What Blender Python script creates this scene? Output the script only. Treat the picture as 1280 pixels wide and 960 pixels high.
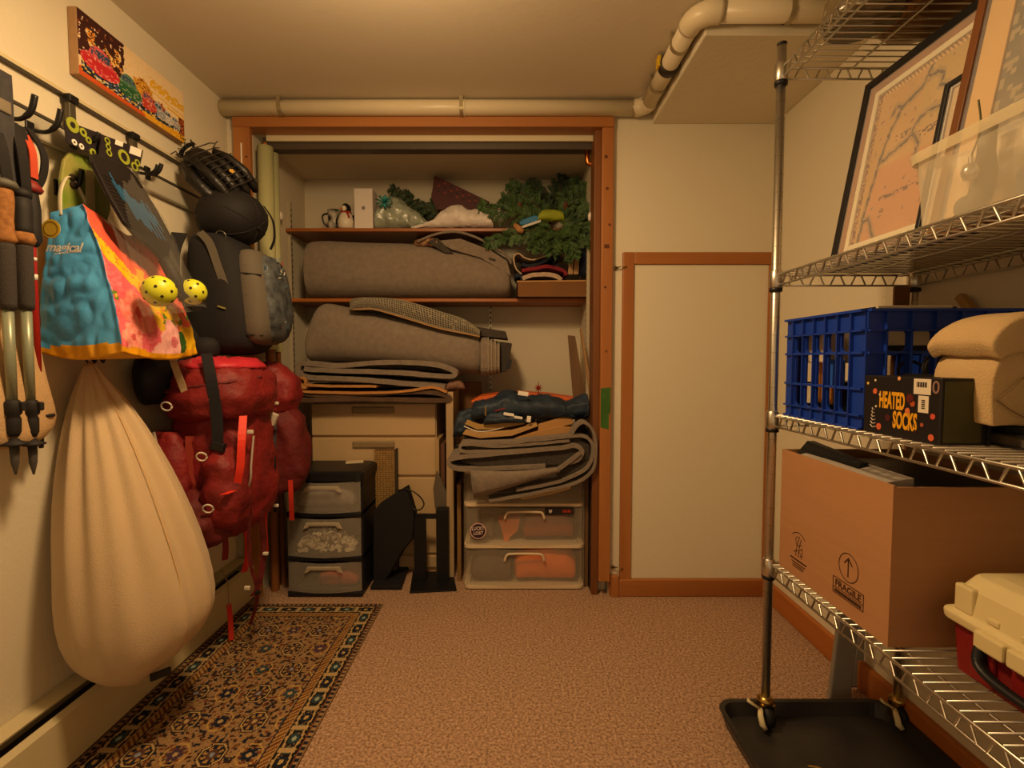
import bpy, bmesh, math, random
from mathutils import Vector, Matrix, noise
random.seed(7)
C = bpy.context.scene.collection
for o in list(bpy.data.objects): bpy.data.objects.remove(o)
R = math.radians
PITCH, H, F = R(2.77), 1.11, 620.0

# ---------------- camera, world, main light, exposure ----------------
cam = bpy.data.cameras.new('camera'); cam_o = bpy.data.objects.new('camera', cam); C.objects.link(cam_o)
cam.sensor_width = 36; cam.lens = 36*F/1280; cam.clip_start = .05
cam_o.location = (0, 0, H); cam_o.rotation_euler = (R(90)-PITCH, 0, 0)
S = bpy.context.scene; S.camera = cam_o
w = bpy.data.worlds.new('world'); S.world = w; w.use_nodes = True
bg = w.node_tree.nodes['Background']; bg.inputs[0].default_value = (1.0, .66, .35, 1); bg.inputs[1].default_value = .42
ld = bpy.data.lights.new('ceiling_bulb', 'POINT'); ld.energy = 19; ld.color = (1.0, .65, .32); ld.shadow_soft_size = .09
lo = bpy.data.objects.new('ceiling_bulb', ld); C.objects.link(lo); lo.location = (-.34, 1.12, 2.05)
la = bpy.data.lights.new('ceiling_lamp_glow', 'AREA'); la.shape = 'DISK'; la.size = .24; la.energy = 15; la.color = (1.0, .66, .33)
lao = bpy.data.objects.new('ceiling_lamp_glow', la); C.objects.link(lao); lao.location = (-.34, 1.12, 2.155)
S.view_settings.view_transform = 'Standard'; S.view_settings.look = 'None'; S.view_settings.gamma = 1
S.view_settings.use_curve_mapping = False; S.view_settings.exposure = 0.22

# ---------------- pixel helpers (1280x960 frame) ----------------
def P(u, v, X=None, Y=None, Z=None):
    x = (u-640)/F; y = (480-v)/F
    d = Vector((x, math.cos(PITCH)+y*math.sin(PITCH), y*math.cos(PITCH)-math.sin(PITCH)))
    t = X/d.x if X is not None else Y/d.y if Y is not None else (Z-H)/d.z
    return Vector((0, 0, H))+d*t

# ---------------- materials ----------------
MATS = {}
def srgb(c):
    if isinstance(c, str): c = tuple(int(c[i:i+2], 16)/255 for i in (0, 2, 4))
    return tuple(x/12.92 if x <= .04045 else ((x+.055)/1.055)**2.4 for x in c)
def M(name, col, rough=.7, metal=0, var=0, vs=8, bump=0, bs=200, col2=None, stretch=(1, 1, 1), spec=.4, trans=0, alpha=1, emit=0, sheen=0, attr=None, detail=4):
    """principled material; var mixes in a noise shade (or col2), bump is fine relief"""
    if name in MATS: return MATS[name]
    m = bpy.data.materials.new(name); m.use_nodes = True; nt = m.node_tree; b = nt.nodes['Principled BSDF']
    c = srgb(col); b.inputs['Base Color'].default_value = (*c, 1)
    b.inputs['Roughness'].default_value = rough; b.inputs['Metallic'].default_value = metal
    b.inputs['Specular IOR Level'].default_value = spec
    b.inputs['Transmission Weight'].default_value = trans; b.inputs['Alpha'].default_value = alpha
    if sheen: b.inputs['Sheen Weight'].default_value = sheen; b.inputs['Sheen Roughness'].default_value = .6
    if emit: b.inputs['Emission Color'].default_value = (*c, 1); b.inputs['Emission Strength'].default_value = emit
    if var or bump:
        tc = nt.nodes.new('ShaderNodeTexCoord'); mp = nt.nodes.new('ShaderNodeMapping'); mp.inputs['Scale'].default_value = stretch
        nt.links.new(tc.outputs['Object'], mp.inputs[0])
    src = None
    if attr:
        an = nt.nodes.new('ShaderNodeVertexColor'); an.layer_name = attr; src = an.outputs['Color']
    if var:
        n = nt.nodes.new('ShaderNodeTexNoise'); n.inputs['Scale'].default_value = vs; n.inputs['Detail'].default_value = detail
        nt.links.new(mp.outputs[0], n.inputs['Vector'])
        r = nt.nodes.new('ShaderNodeMapRange'); r.inputs[1].default_value = .3; r.inputs[2].default_value = .7
        nt.links.new(n.outputs['Fac'], r.inputs[0])
        mx = nt.nodes.new('ShaderNodeMix'); mx.data_type = 'RGBA'
        c2 = srgb(col2) if col2 else tuple(x*(1-var) for x in c)
        if src is not None:
            mx.blend_type = 'MULTIPLY'; mx.inputs[0].default_value = 1
            nt.links.new(src, mx.inputs[6]); r.inputs[3].default_value = 1-var; r.inputs[4].default_value = 1
            nt.links.new(r.outputs[0], mx.inputs[7])
        else:
            mx.inputs[6].default_value = (*c, 1); mx.inputs[7].default_value = (*c2, 1)
            nt.links.new(r.outputs[0], mx.inputs[0])
        src = mx.outputs[2]
    if src is not None: nt.links.new(src, b.inputs['Base Color'])
    if bump:
        n2 = nt.nodes.new('ShaderNodeTexNoise'); n2.inputs['Scale'].default_value = bs; n2.inputs['Detail'].default_value = 3
        nt.links.new(mp.outputs[0], n2.inputs['Vector'])
        bp = nt.nodes.new('ShaderNodeBump'); bp.inputs['Strength'].default_value = bump; bp.inputs['Distance'].default_value = .01
        nt.links.new(n2.outputs['Fac'], bp.inputs['Height']); nt.links.new(bp.outputs[0], b.inputs['Normal'])
    MATS[name] = m; return m
def clear(name, col, opac=.15, rough=.15, edge=.6):
    """thin see-through plastic: transparent mixed with a glossy/diffuse film, denser at grazing angles"""
    if name in MATS: return MATS[name]
    m = bpy.data.materials.new(name); m.use_nodes = True; nt = m.node_tree; b = nt.nodes['Principled BSDF']
    b.inputs['Base Color'].default_value = (*srgb(col), 1); b.inputs['Roughness'].default_value = rough
    t = nt.nodes.new('ShaderNodeBsdfTransparent'); lw = nt.nodes.new('ShaderNodeLayerWeight'); lw.inputs[0].default_value = .25
    mr = nt.nodes.new('ShaderNodeMapRange'); mr.inputs[3].default_value = opac; mr.inputs[4].default_value = min(1, opac+edge)
    nt.links.new(lw.outputs['Facing'], mr.inputs[0])
    mx = nt.nodes.new('ShaderNodeMixShader'); nt.links.new(mr.outputs[0], mx.inputs[0])
    nt.links.new(t.outputs[0], mx.inputs[1]); nt.links.new(b.outputs[0], mx.inputs[2])
    nt.links.new(mx.outputs[0], nt.nodes['Material Output'].inputs['Surface'])
    MATS[name] = m; return m

# ---------------- mesh builder ----------------
def V(*a): return Vector(a)
class MB:
    def __init__(s): s.v = []; s.f = []; s.col = None
    def add(s, vs, fs):
        n = len(s.v); s.v += [Vector(p) for p in vs]; s.f += [tuple(i+n for i in f) for f in fs]; return s
    def box(s, x0, x1, y0, y1, z0, z1):
        vs = [(x, y, z) for z in (z0, z1) for y in (y0, y1) for x in (x0, x1)]
        return s.add(vs, [(0, 2, 3, 1), (4, 5, 7, 6), (0, 1, 5, 4), (2, 6, 7, 3), (0, 4, 6, 2), (1, 3, 7, 5)])
    def hexa(s, a, b):       # two quads (bottom loop, top loop), 4 pts each
        return s.add(list(a)+list(b), [(3, 2, 1, 0), (4, 5, 6, 7), (0, 1, 5, 4), (1, 2, 6, 5), (2, 3, 7, 6), (3, 0, 4, 7)])
    def obox(s, c, size, rot=None):
        c = Vector(c); h = [d/2 for d in size]; m = rot or Matrix.Identity(3)
        vs = [c+m@V(x*h[0], y*h[1], z*h[2]) for z in (-1, 1) for y in (-1, 1) for x in (-1, 1)]
        return s.add(vs, [(0, 2, 3, 1), (4, 5, 7, 6), (0, 1, 5, 4), (2, 6, 7, 3), (0, 4, 6, 2), (1, 3, 7, 5)])
    def bar(s, p, q, wd, th, up=(0, 0, 1)):
        p = Vector(p); q = Vector(q); d = (q-p).normalized(); up = Vector(up)
        if abs(d.dot(up)) > .98: up = V(0, 1, 0)
        a = d.cross(up).normalized()*wd/2; b = a.cross(d).normalized()*th/2
        return s.hexa([p-a-b, p+a-b, p+a+b, p-a+b], [q-a-b, q+a-b, q+a+b, q-a+b])
    def tube(s, pts, r, n=8, caps=True, closed=False, flat=1.0):
        pts = [Vector(p) for p in pts]; k = len(pts); rs = r if isinstance(r, (list, tuple)) else [r]*k
        prev = None; rings = []
        for i, p in enumerate(pts):
            if closed: d = pts[(i+1) % k]-pts[i-1]
            else: d = pts[min(i+1, k-1)]-pts[max(i-1, 0)]
            d = d.normalized() if d.length > 1e-9 else V(0, 0, 1)
            if prev is None:
                ref = V(0, 0, 1) if abs(d.z) < .9 else V(0, 1, 0)
                a = d.cross(ref).normalized()
            else:
                a = (prev-d*prev.dot(d)); a = a.normalized() if a.length > 1e-6 else d.orthogonal().normalized()
            prev = a; b = d.cross(a)
            rings.append([p+(a*math.cos(t)+b*math.sin(t)*flat)*rs[i] for t in [2*math.pi*j/n for j in range(n)]])
        return s.loft(rings, caps, closed)
    def loft(s, rings, caps=True, closed=False):
        n = len(rings[0]); k = len(rings); vs = [p for r in rings for p in r]; fs = []
        for i in range(k if closed else k-1):
            i2 = (i+1) % k
            for j in range(n):
                j2 = (j+1) % n; fs.append((i*n+j, i*n+j2, i2*n+j2, i2*n+j))
        if caps and not closed: fs += [tuple(range(n-1, -1, -1)), tuple((k-1)*n+j for j in range(n))]
        return s.add(vs, fs)
    def lathe(s, prof, c, axis=(0, 0, 1), n=24, caps=True):
        ax = Vector(axis).normalized(); a = ax.orthogonal().normalized(); b = ax.cross(a); c = Vector(c)
        return s.loft([[c+ax*h+(a*math.cos(2*math.pi*j/n)+b*math.sin(2*math.pi*j/n))*max(r, 1e-4) for j in range(n)] for r, h in prof], caps)
    def prism(s, poly, d):   # planar polygon (3d points) pushed along d
        d = Vector(d); n = len(poly); a = [Vector(p) for p in poly]
        return s.add(a+[p+d for p in a], [tuple(range(n-1, -1, -1)), tuple(range(n, 2*n))]+[(i, (i+1) % n, (i+1) % n+n, i+n) for i in range(n)])
    def sheet(s, grid, th=0, closed_u=False):   # grid[i][j] of points; th gives thickness along normal
        a = len(grid); b = len(grid[0])
        if th:
            top = []; bot = []
            for i in range(a):
                for j in range(b):
                    du = grid[min(i+1, a-1)][j]-grid[max(i-1, 0)][j]; dv = grid[i][min(j+1, b-1)]-grid[i][max(j-1, 0)]
                    n = du.cross(dv); n = n.normalized() if n.length > 1e-12 else V(0, 0, 1)
                    top.append(grid[i][j]+n*th/2); bot.append(grid[i][j]-n*th/2)
            q = lambda i, j: i*b+j; N = a*b; fs = []
            for i in range(a-1):
                for j in range(b-1):
                    fs.append((q(i, j), q(i+1, j), q(i+1, j+1), q(i, j+1))); fs.append((N+q(i, j), N+q(i, j+1), N+q(i+1, j+1), N+q(i+1, j)))
            ed = [q(i, 0) for i in range(a)]+[q(a-1, j) for j in range(1, b)]+[q(i, b-1) for i in range(a-2, -1, -1)]+[q(0, j) for j in range(b-2, 0, -1)]
            for k in range(len(ed)):
                e, g = ed[k], ed[(k+1) % len(ed)]; fs.append((g, e, N+e, N+g))
            return s.add(top+bot, fs)
        return s.add([p for r in grid for p in r], [(i*b+j, (i+1)*b+j, (i+1)*b+j+1, i*b+j+1) for i in range(a-1) for j in range(b-1)])
    def strip(s, path, th, dvec):   # a folded sheet: path of points, thickness th in the path's plane, pushed along dvec
        d = Vector(dvec); dn = d.normalized(); k = len(path); A = []; B = []
        for i, p in enumerate(path):
            t = (path[min(i+1, k-1)]-path[max(i-1, 0)]).normalized(); n = t.cross(dn)*th/2
            A.append(p+n); B.append(p-n)
        return s.prism_strip(A, B, d)
    def prism_strip(s, A, B, d):
        k = len(A); vs = A+B+[p+d for p in A]+[p+d for p in B]; fs = []
        for i in range(k-1):
            fs += [(i, i+1, k+i+1, k+i), (2*k+i, 3*k+i, 3*k+i+1, 2*k+i+1), (i, 2*k+i, 2*k+i+1, i+1), (k+i, k+i+1, 3*k+i+1, 3*k+i)]
        fs += [(0, k, 3*k, 2*k), (k-1, 3*k-1, 4*k-1, 2*k-1)]
        return s.add(vs, fs)
    def rough(s, amp, scale, seed=0):
        for i, p in enumerate(s.v):
            n = noise.noise_vector(p*scale+V(seed, seed*.7, -seed)); s.v[i] = p+n*amp
        return s
    def crumple(s, amp, scale, seed=0):
        """soft cloth creases: ridged noise along the vertex normals plus a little drift"""
        nb = [V(0, 0, 0) for _ in s.v]; c = sum(s.v, V(0, 0, 0))/len(s.v)
        for f in s.f:
            if len(f) != 4: continue
            n = (s.v[f[1]]-s.v[f[0]]).cross(s.v[f[2]]-s.v[f[0]])
            if n.dot(s.v[f[0]]-c) < 0: n = -n
            for i in f: nb[i] += n
        for i, p in enumerate(s.v):
            n = nb[i].normalized() if nb[i].length > 1e-12 else V(0, 0, 0); q = p+V(seed, seed*.3, -seed)
            r1 = 1-2*abs(noise.noise(V(q.x, q.y, q.z*.7)*scale)); r2 = 1-2*abs(noise.noise(q*scale*2.2+V(5, 2, 1)))
            s.v[i] = p+n*amp*(r1*.8+r2*.45-.3)+noise.noise_vector(q*scale*.5)*amp*.6
        return s
    def build(s, name, mat, parent=None, smooth=False, bevel=0, sub=0, seg=2):
        root = parent
        while root is not None and root.parent: root = root.parent
        off = root.location if root is not None else V(0, 0, 0)
        me = bpy.data.meshes.new(name); me.from_pydata([tuple(p-off) for p in s.v], [], s.f); me.validate(); me.update()
        bm = bmesh.new(); bm.from_mesh(me); bmesh.ops.recalc_face_normals(bm, faces=bm.faces)
        bm.to_mesh(me); bm.free()
        if smooth: me.polygons.foreach_set('use_smooth', [True]*len(me.polygons))
        o = bpy.data.objects.new(name, me); C.objects.link(o); me.materials.append(mat)
        if parent is not None: o.parent = parent
        if bevel:
            b = o.modifiers.new('bevel', 'BEVEL'); b.width = bevel; b.segments = seg; b.limit_method = 'ANGLE'; b.angle_limit = R(40)
        if sub:
            b = o.modifiers.new('subsurf', 'SUBSURF'); b.levels = sub; b.render_levels = sub
        return o
def colour_faces(o, cols, attr='print'):
    a = o.data.color_attributes.new(attr, 'BYTE_COLOR', 'CORNER')
    for p in o.data.polygons:
        c = (*srgb(cols[p.index]), 1)
        for l in p.loop_indices: a.data[l].color = c
def print_grid(name, o, ux, uy, nx, ny, fn, mat, parent, warp=None, off=None):
    """flat print: quad grid over origin o and edge vectors ux, uy; fn(s,t)->srgb"""
    o = Vector(o); ux = Vector(ux); uy = Vector(uy); mb = MB()
    pt = lambda s, t: (o+ux*s+uy*t) if warp is None else warp(s, t)
    mb.v = [pt(i/nx, j/ny) for j in range(ny+1) for i in range(nx+1)]
    mb.f = [(j*(nx+1)+i, j*(nx+1)+i+1, (j+1)*(nx+1)+i+1, (j+1)*(nx+1)+i) for j in range(ny) for i in range(nx)]
    root = parent
    while root.parent: root = root.parent
    me = bpy.data.meshes.new(name); me.from_pydata([tuple(p-root.location) for p in mb.v], [], mb.f); me.update()
    ob = bpy.data.objects.new(name, me); C.objects.link(ob); ob.parent = parent; me.materials.append(mat)
    if warp: me.polygons.foreach_set('use_smooth', [True]*len(me.polygons))
    colour_faces(ob, [fn((i+.5)/nx, (j+.5)/ny) for j in range(ny) for i in range(nx)])
    return ob
def tag(o, label=None, cat=None, group=None, kind=None):
    if label: o['label'] = label
    if cat: o['category'] = cat
    if group: o['group'] = group
    if kind: o['kind'] = kind
    return o
def thing(name, loc, label, cat, group=None):
    o = bpy.data.objects.new(name, None); o.empty_display_size = .05; C.objects.link(o); o.location = loc
    return tag(o, label, cat, group)
def struct(o): o['kind'] = 'structure'; return o
def text(name, s, o, ux, uy, size, mat, parent, shear=0, fit=None, depth=.0004, bold=0):
    """lettering as mesh: baseline start o, reading along ux, up uy"""
    cu = bpy.data.curves.new(name, 'FONT'); cu.body = s; cu.size = size; cu.extrude = depth; cu.offset = bold; cu.shear = shear; cu.resolution_u = 3
    t = bpy.data.objects.new(name, cu); C.objects.link(t)
    dg = bpy.context.evaluated_depsgraph_get(); me = bpy.data.meshes.new_from_object(t.evaluated_get(dg))
    bpy.data.objects.remove(t)
    ux = Vector(ux).normalized(); uy = Vector(uy).normalized(); n = ux.cross(uy)
    xs = [v.co.x for v in me.vertices]; k = fit/(max(xs)-min(xs)) if fit else 1
    root = parent
    while root.parent: root = root.parent
    for v in me.vertices: v.co = Vector(o)+ux*v.co.x*k+uy*v.co.y+n*v.co.z-root.location
    ob = bpy.data.objects.new(name, me); C.objects.link(ob); ob.parent = parent
    me.materials.clear(); me.materials.append(mat); return ob
def copy_tree(o, parent=None):
    c = o.copy(); C.objects.link(c); c.parent = parent
    for ch in list(o.children): copy_tree(ch, c)
    return c
def arc(c, r, a0, a1, n, ax=V(1, 0, 0), ay=V(0, 0, 1)):
    return [Vector(c)+ax*r*math.cos(R(a0+(a1-a0)*i/n))+ay*r*math.sin(R(a0+(a1-a0)*i/n)) for i in range(n+1)]
def smooth_path(pts, n=6):
    """Catmull-Rom through points"""
    pts = [Vector(p) for p in pts]; out = []
    for i in range(len(pts)-1):
        p0, p1, p2, p3 = pts[max(i-1, 0)], pts[i], pts[i+1], pts[min(i+2, len(pts)-1)]
        for j in range(n):
            t = j/n; out.append(.5*((2*p1)+(p2-p0)*t+(2*p0-5*p1+4*p2-p3)*t*t+(3*p1-p0-3*p2+p3)*t**3))
    return out+[pts[-1]]
def pxpath(px, Y=None, X=None, n=6): return smooth_path([P(u, v, X=X, Y=Y) for u, v in px], n)
def blob(rings, n=20, pw=2.0):
    """soft body: rings = (cx,cy,z,rx,ry[,rot deg]) ; super-ellipse cross-sections"""
    out = []
    for r in rings:
        cx, cy, z, rx, ry = r[:5]; ro = R(r[5]) if len(r) > 5 else 0; ring = []
        for j in range(n):
            a = 2*math.pi*j/n; ca, sa = math.cos(a), math.sin(a)
            x = rx*math.copysign(abs(ca)**(2/pw), ca); y = ry*math.copysign(abs(sa)**(2/pw), sa)
            ring.append(V(cx+x*math.cos(ro)-y*math.sin(ro), cy+x*math.sin(ro)+y*math.cos(ro), z))
        out.append(ring)
    return out
def dense(rg, n=5):
    """more rings between the given ones"""
    out = []; k = len(rg); mid = lambda i, t: tuple(rg[i][q]+(rg[i+1][q]-rg[i][q])*t for q in range(5))
    for i in range(k-1): out += [mid(i, j/n) for j in range(n)]
    return out+[rg[-1]]
def hsh(i, j, k=0):
    return (math.sin(i*127.1+j*311.7+k*74.7)*43758.5453) % 1
def mixc(a, b, t): return tuple(x+(y-x)*t for x, y in zip(a, b))
def hx(s): return tuple(int(s[i:i+2], 16)/255 for i in (0, 2, 4))

# shared materials
m_wall = M('wall_paint', 'd8cfb6', .75, bump=.12, bs=60, spec=.25)
m_wall_cl = M('closet_paint', 'd0c6ae', .8, bump=.1, bs=60, spec=.2)
m_ceil = M('ceiling_paint', 'd2c7b0', .5, bump=.06, bs=40, spec=.4)
m_wood = M('pine_trim', 'b5793f', .45, var=.4, vs=6, stretch=(1, 1, .08), col2='93592a', bump=.05, bs=40)
m_woodh = M('pine_trim_flat', 'b5793f', .45, var=.4, vs=6, stretch=(.08, 1, 1), col2='93592a', bump=.05, bs=40)
m_woody = M('pine_trim_deep', 'b87030', .45, var=.4, vs=6, stretch=(1, .08, 1), col2='9a5820', bump=.05, bs=40)
m_carpet = M('carpet', 'd2ae90', .95, var=.5, vs=120, col2='86644a', bump=.8, bs=200, spec=.1, detail=2)
m_pipe = M('pipe_white', 'dccfae', .35, var=.08, vs=3)
m_chrome = M('chrome_wire', 'd2cdc0', .33, 1)
m_steel = M('grey_steel', '9a958a', .35, 1)
m_blackp = M('black_plastic', '17171a', .45, var=.2, vs=20)
m_blackm = M('black_metal', '131315', .5, spec=.3)
m_white = M('white_plain', 'e6e0d4', .6)
m_ink = M('dark_ink', '2a1a10', .8)
m_felt = M('grey_felt', '85786a', .95, var=.2, vs=45, bump=.35, bs=260, sheen=.1, spec=.1)
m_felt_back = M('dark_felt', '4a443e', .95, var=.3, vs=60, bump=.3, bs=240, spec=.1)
m_kraft = M('kraft_card', 'b68850', .8, var=.12, vs=5, bump=.05, bs=120, stretch=(1, 1, 6))
m_print = M('flat_print', 'ffffff', .6, attr='print')
# ---------------- the room ----------------
XL, XR, YB, ZC = -1.29, 1.19, 2.30, 2.265
CL, CR, YC, ZCC = -1.20, .40, 2.92, 2.15          # closet inside
YN = -1.0
struct(MB().box(XL-.1, XR+.1, YN, YC+.1, -.1, 0).build('floor', m_carpet))
struct(MB().box(XL-.12, XL, YN, YC+.1, 0, ZC).build('wall_left', m_wall))
struct(MB().box(XR, XR+.12, YN, YC+.1, 0, ZC).build('wall_right', m_wall))
struct(MB().box(XL-.12, XR+.12, YN, YC+.1, ZC, ZC+.1).build('ceiling', m_ceil))
wb = MB().box(.455, XR, YB, YB+.1, 0, ZC).box(XL, .455, YB, YB+.06, 2.19, ZC).box(XL, -1.25, YB, YB+.08, 0, 2.19)
struct(wb.build('wall_back', m_wall))
struct(MB().box(CL-.05, CL, YB+.05, YC+.1, 0, ZC).build('wall_closet_left', m_wall_cl))
struct(MB().box(CR, CR+.05, YB+.05, YC+.1, 0, ZC).build('wall_closet_right', m_wall_cl))
struct(MB().box(CL, CR, YC, YC+.1, 0, ZC).build('wall_closet_back', m_wall_cl))
struct(MB().box(CL, CR, YB+.05, YC, ZCC, ZCC+.05).build('ceiling_closet', m_wall_cl))
# dropped soffit over the right corner
struct(MB().box(.635, XR, 1.685, YB, 2.177, ZC).build('ceiling_soffit', m_wall, bevel=.004))
# closet frame
def trim(name, mb, mat, bevel=.003): return struct(mb.build(name, mat, bevel=bevel))
tl = trim('trim_1', MB().box(-1.25, -1.175, YB-.03, YB-.004, 0, 2.165), m_wood)
tt = trim('trim_2', MB().box(-1.25, .457, YB-.035, YB+.05, 2.15, 2.195), m_woodh)
tr = trim('trim_3', MB().box(.405, .457, YB-.03, YB+.10, .075, 2.15), m_wood)
trim('trim_4', MB().box(.375, .405, YB-.005, YB+.11, 0, 2.15), M('stained_jamb', '7a4a22', .5, var=.3, vs=6, stretch=(1, 1, .1)))
for z in (2.02, 1.95, 1.86, 1.78, 1.66):
    MB().lathe([(.004, 0), (.004, .003)], (-1.19, YB-.033, z), (0, 1, 0), 8).build('nail_hole', m_ink, tl)
MB().box(-1.215, -1.209, YB-.032, YB-.03, 1.62, 2.08).build('caulk_line', m_white, tl)
knot = M('pine_knot', '5a2c10', .6)
for z, r in ((2.02, .008), (1.88, .007), (1.72, .006), (1.44, .006), (1.15, .005)):
    MB().lathe([(r, 0), (r*.7, .002)], (.43+.01*math.sin(z*30), YB-.0315, z), (0, 1, 0), 10).build('knot', knot, tr)
MB().box(.417, .44, YB-.032, YB-.03, 1.615, 1.632).build('knot_plug', knot, tr)
MB().prism([V(.407, YB-.031, .80), V(.445, YB-.031, .79), V(.445, YB-.031, .86), V(.452, YB-.031, .87), V(.452, YB-.031, .985), V(.407, YB-.031, .98)], (0, .001, 0)).build('green_patch', M('patch_green', '3c6a22', .5, var=.3, vs=20), tr)  # flat green patch with a stepped outline on the right post
# header track and closet top clutter
trim('trim_5', MB().box(-1.14, .40, YB+.05, YB+.065, 2.124, 2.15), M('track_paint', 'cfc3a0', .5), .002)
trim('trim_6', MB().box(-1.165, .40, YB+.07, YB+.13, 2.095, 2.15), M('dark_track', '4a4034', .5), .002)
b1 = MB().bar(P(361, 193, Y=2.62), P(604, 184, Y=2.66), .09, .03).build('storage_board', M('pale_green_board', 'b9b78f', .6, var=.15, vs=10), bevel=.003)
tag(b1, 'long pale green board lying across the top of the closet', 'board')
for t in (.22, .5, .72):
    MB().lathe([(.006, -.004), (.006, 0)], P(361, 193, Y=2.62).lerp(P(604, 184, Y=2.66), t)+V(0, -.046, 0), (0, 1, 0), 8).build('screw', m_ink, b1)
b2 = MB().bar(P(350, 178, Y=2.49), P(735, 177, Y=2.49), .05, .02).build('storage_board', M('brown_board', '7d5f3c', .6, var=.3, vs=10, stretch=(.1, 1, 1)), bevel=.003)
tag(b2, 'long brown board lying across the closet top above the pale green board', 'board')
# access hatch in the back wall
dz0, dz1 = .083, 1.60
d = struct(MB().box(.556, 1.19, YB-.012, YB+.004, dz0, 1.545).build('door_1', m_wall, bevel=.002))
MB().box(.505, .557, YB-.022, YB+.002, .075, 1.60).build('door_casing', m_wood, d, bevel=.004)
MB().box(.557, 1.185, YB-.022, YB+.002, 1.545, 1.60).build('door_casing', m_woodh, d, bevel=.004)
MB().box(1.172, 1.187, YB-.022, YB+.002, .09, 1.545).build('door_casing', m_wood, d, bevel=.004)
hk = M('brass_wire', '8a7a50', .35, 1)
for z in (1.53, .135):
    g = MB().tube([V(.478, YB-.008, z), V(.492, YB-.02, z+.004), V(.505, YB-.028, z), V(.52, YB-.026, z+.003)], .0025, 6)
    g.tube(arc((.475, YB-.008, z), .007, 0, 360, 10), .002, 5).box(.472, .478, YB-.004, YB+.002, z-.01, z+.01)
    g.build('hook_and_eye', hk, d, smooth=True)
sb = MB().box(.50, XR, YB-.026, YB+.005, 0, .083).build('baseboard_back', m_woodh, bevel=.005); struct(sb)
struct(MB().prism([V(.455, YB, 0), V(.50, YB, 0), V(.50, YB-.03, 0), V(.47, YB-.03, 0)], (0, 0, .10)).build('trim_7', m_woodh, bevel=.003))
struct(MB().box(XR-.02, XR+.002, YN, YB-.024, 0, .095).build('baseboard_right', m_woody, bevel=.005))
# ceiling pipe with its elbows
pz, pr = 2.226, .033
pp = thing('ceiling_pipe', (0, 2.26, pz), 'cream white drain pipe bending along the ceiling above the closet', 'pipe')
path = [V(XL+.005, 2.255, pz+.004), V(.55, 2.255, pz)]+[V(.605-.055*math.cos(a), 2.255-.055*math.sin(a), pz) for a in ()]
def run(a, b, r=pr, n=18): MB().tube([a, b], r, n).build('pipe_run', m_pipe, pp, smooth=False).data.polygons.foreach_set('use_smooth', [True]*(n+2))
run(V(XL+.005, 2.255, pz), V(.54, 2.255, pz)); run(V(.595, 2.20, pz), V(.595, 1.72, pz)); run(V(.66, 1.645, pz), V(XR-.002, 1.645, pz))
MB().tube([V(.54, 2.255, pz)]+arc((.54, 2.20, pz), .055, 90, 0, 6, V(1, 0, 0), V(0, 1, 0))+[V(.595, 2.20, pz)], pr+.004, 18).build('elbow', m_pipe, pp, smooth=True)
MB().tube([V(.595, 1.72, pz)]+arc((.66, 1.71, pz), .065, 180, 270, 6, V(1, 0, 0), V(0, 1, 0))+[V(.67, 1.645, pz)], pr+.004, 18).build('elbow', m_pipe, pp, smooth=True)
MB().tube([V(-.215, 2.255, pz), V(-.205, 2.255, pz)], pr+.003, 18).build('coupling', m_pipe, pp, smooth=True)
MB().tube([V(.595, 1.955, pz), V(.595, 1.915, pz)], pr+.005, 18).build('coupling', M('black_coupling', '2c2418', .5), pp, smooth=True)
MB().obox((.556, 1.94, pz+.012), (.012, .035, .04)).build('clamp_handle', M('yellow_plastic', 'd8b020', .4), pp, bevel=.003)
m_tape = M('perforated_strap', 'a89a78', .4, .6)
for c, ax in (((-1.03, 2.255), 0), ((-.23, 2.255), 0), ((.595, 2.06), 1), ((.595, 1.80), 1), ((.88, 1.645), 0)):
    a = V(1, 0, 0) if ax == 0 else V(0, 1, 0); b = V(0, 1, 0) if ax == 0 else V(1, 0, 0); cc = V(c[0], c[1], pz)
    g = MB(); pts = arc(cc, pr+.003, 200, 350, 12, b, V(0, 0, 1)); pts = [pts[0]+V(0, 0, .05)]+pts+[pts[-1]+V(0, 0, .038)]
    g.strip(pts, .002, a*.016)
    g.build('strap', m_tape, pp)
# copper pipe stub in the closet corner
cp = MB().tube([V(.375, 2.62, 2.13), V(.315, 2.62, 2.13)], .011, 10)
cz = P(738, 205, Y=2.40).z
cp = MB().tube([P(734, 182, Y=2.40), P(734, 198, Y=2.40), P(735, 204, Y=2.40), P(739, 205.5, Y=2.40), P(751, 205.5, Y=2.40)], .012, 10)
tag(cp.build('copper_pipe', M('copper', 'c8793a', .3, 1), smooth=True), 'short bent copper pipe at the closet top corner', 'pipe')
# small white knobs on the closet side walls
for x, u, v, s in ((CL, 345, 270, 1), (CR, 744, 271, -1)):
    p = P(u, v, X=x)
    k = MB().lathe([(.012, 0), (.012, .01), (.02, .014), (.022, .028), (.012, .034)], p, (s, 0, 0), 14).build('coat_peg', m_white, smooth=True)
    tag(k, 'small white peg on the closet %s wall' % ('left side' if s > 0 else 'right side'), 'peg')
# ceiling lamp out of view
cl = thing('ceiling_light', (-.34, 1.12, ZC), 'round flush ceiling lamp with frosted glass dome', 'lamp')
MB().lathe([(.15, 0), (.15, -.02), (.13, -.025)], (-.34, 1.12, ZC), n=28).build('base', m_white, cl, smooth=True)
MB().lathe([(.13, -.022), (.125, -.05), (.10, -.075), (.05, -.09), (0.001, -.094)], (-.34, 1.12, ZC), n=28, caps=False).build('dome', M('lamp_glass', 'ffd9a0', .4, emit=2.5), cl, smooth=True)
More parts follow.
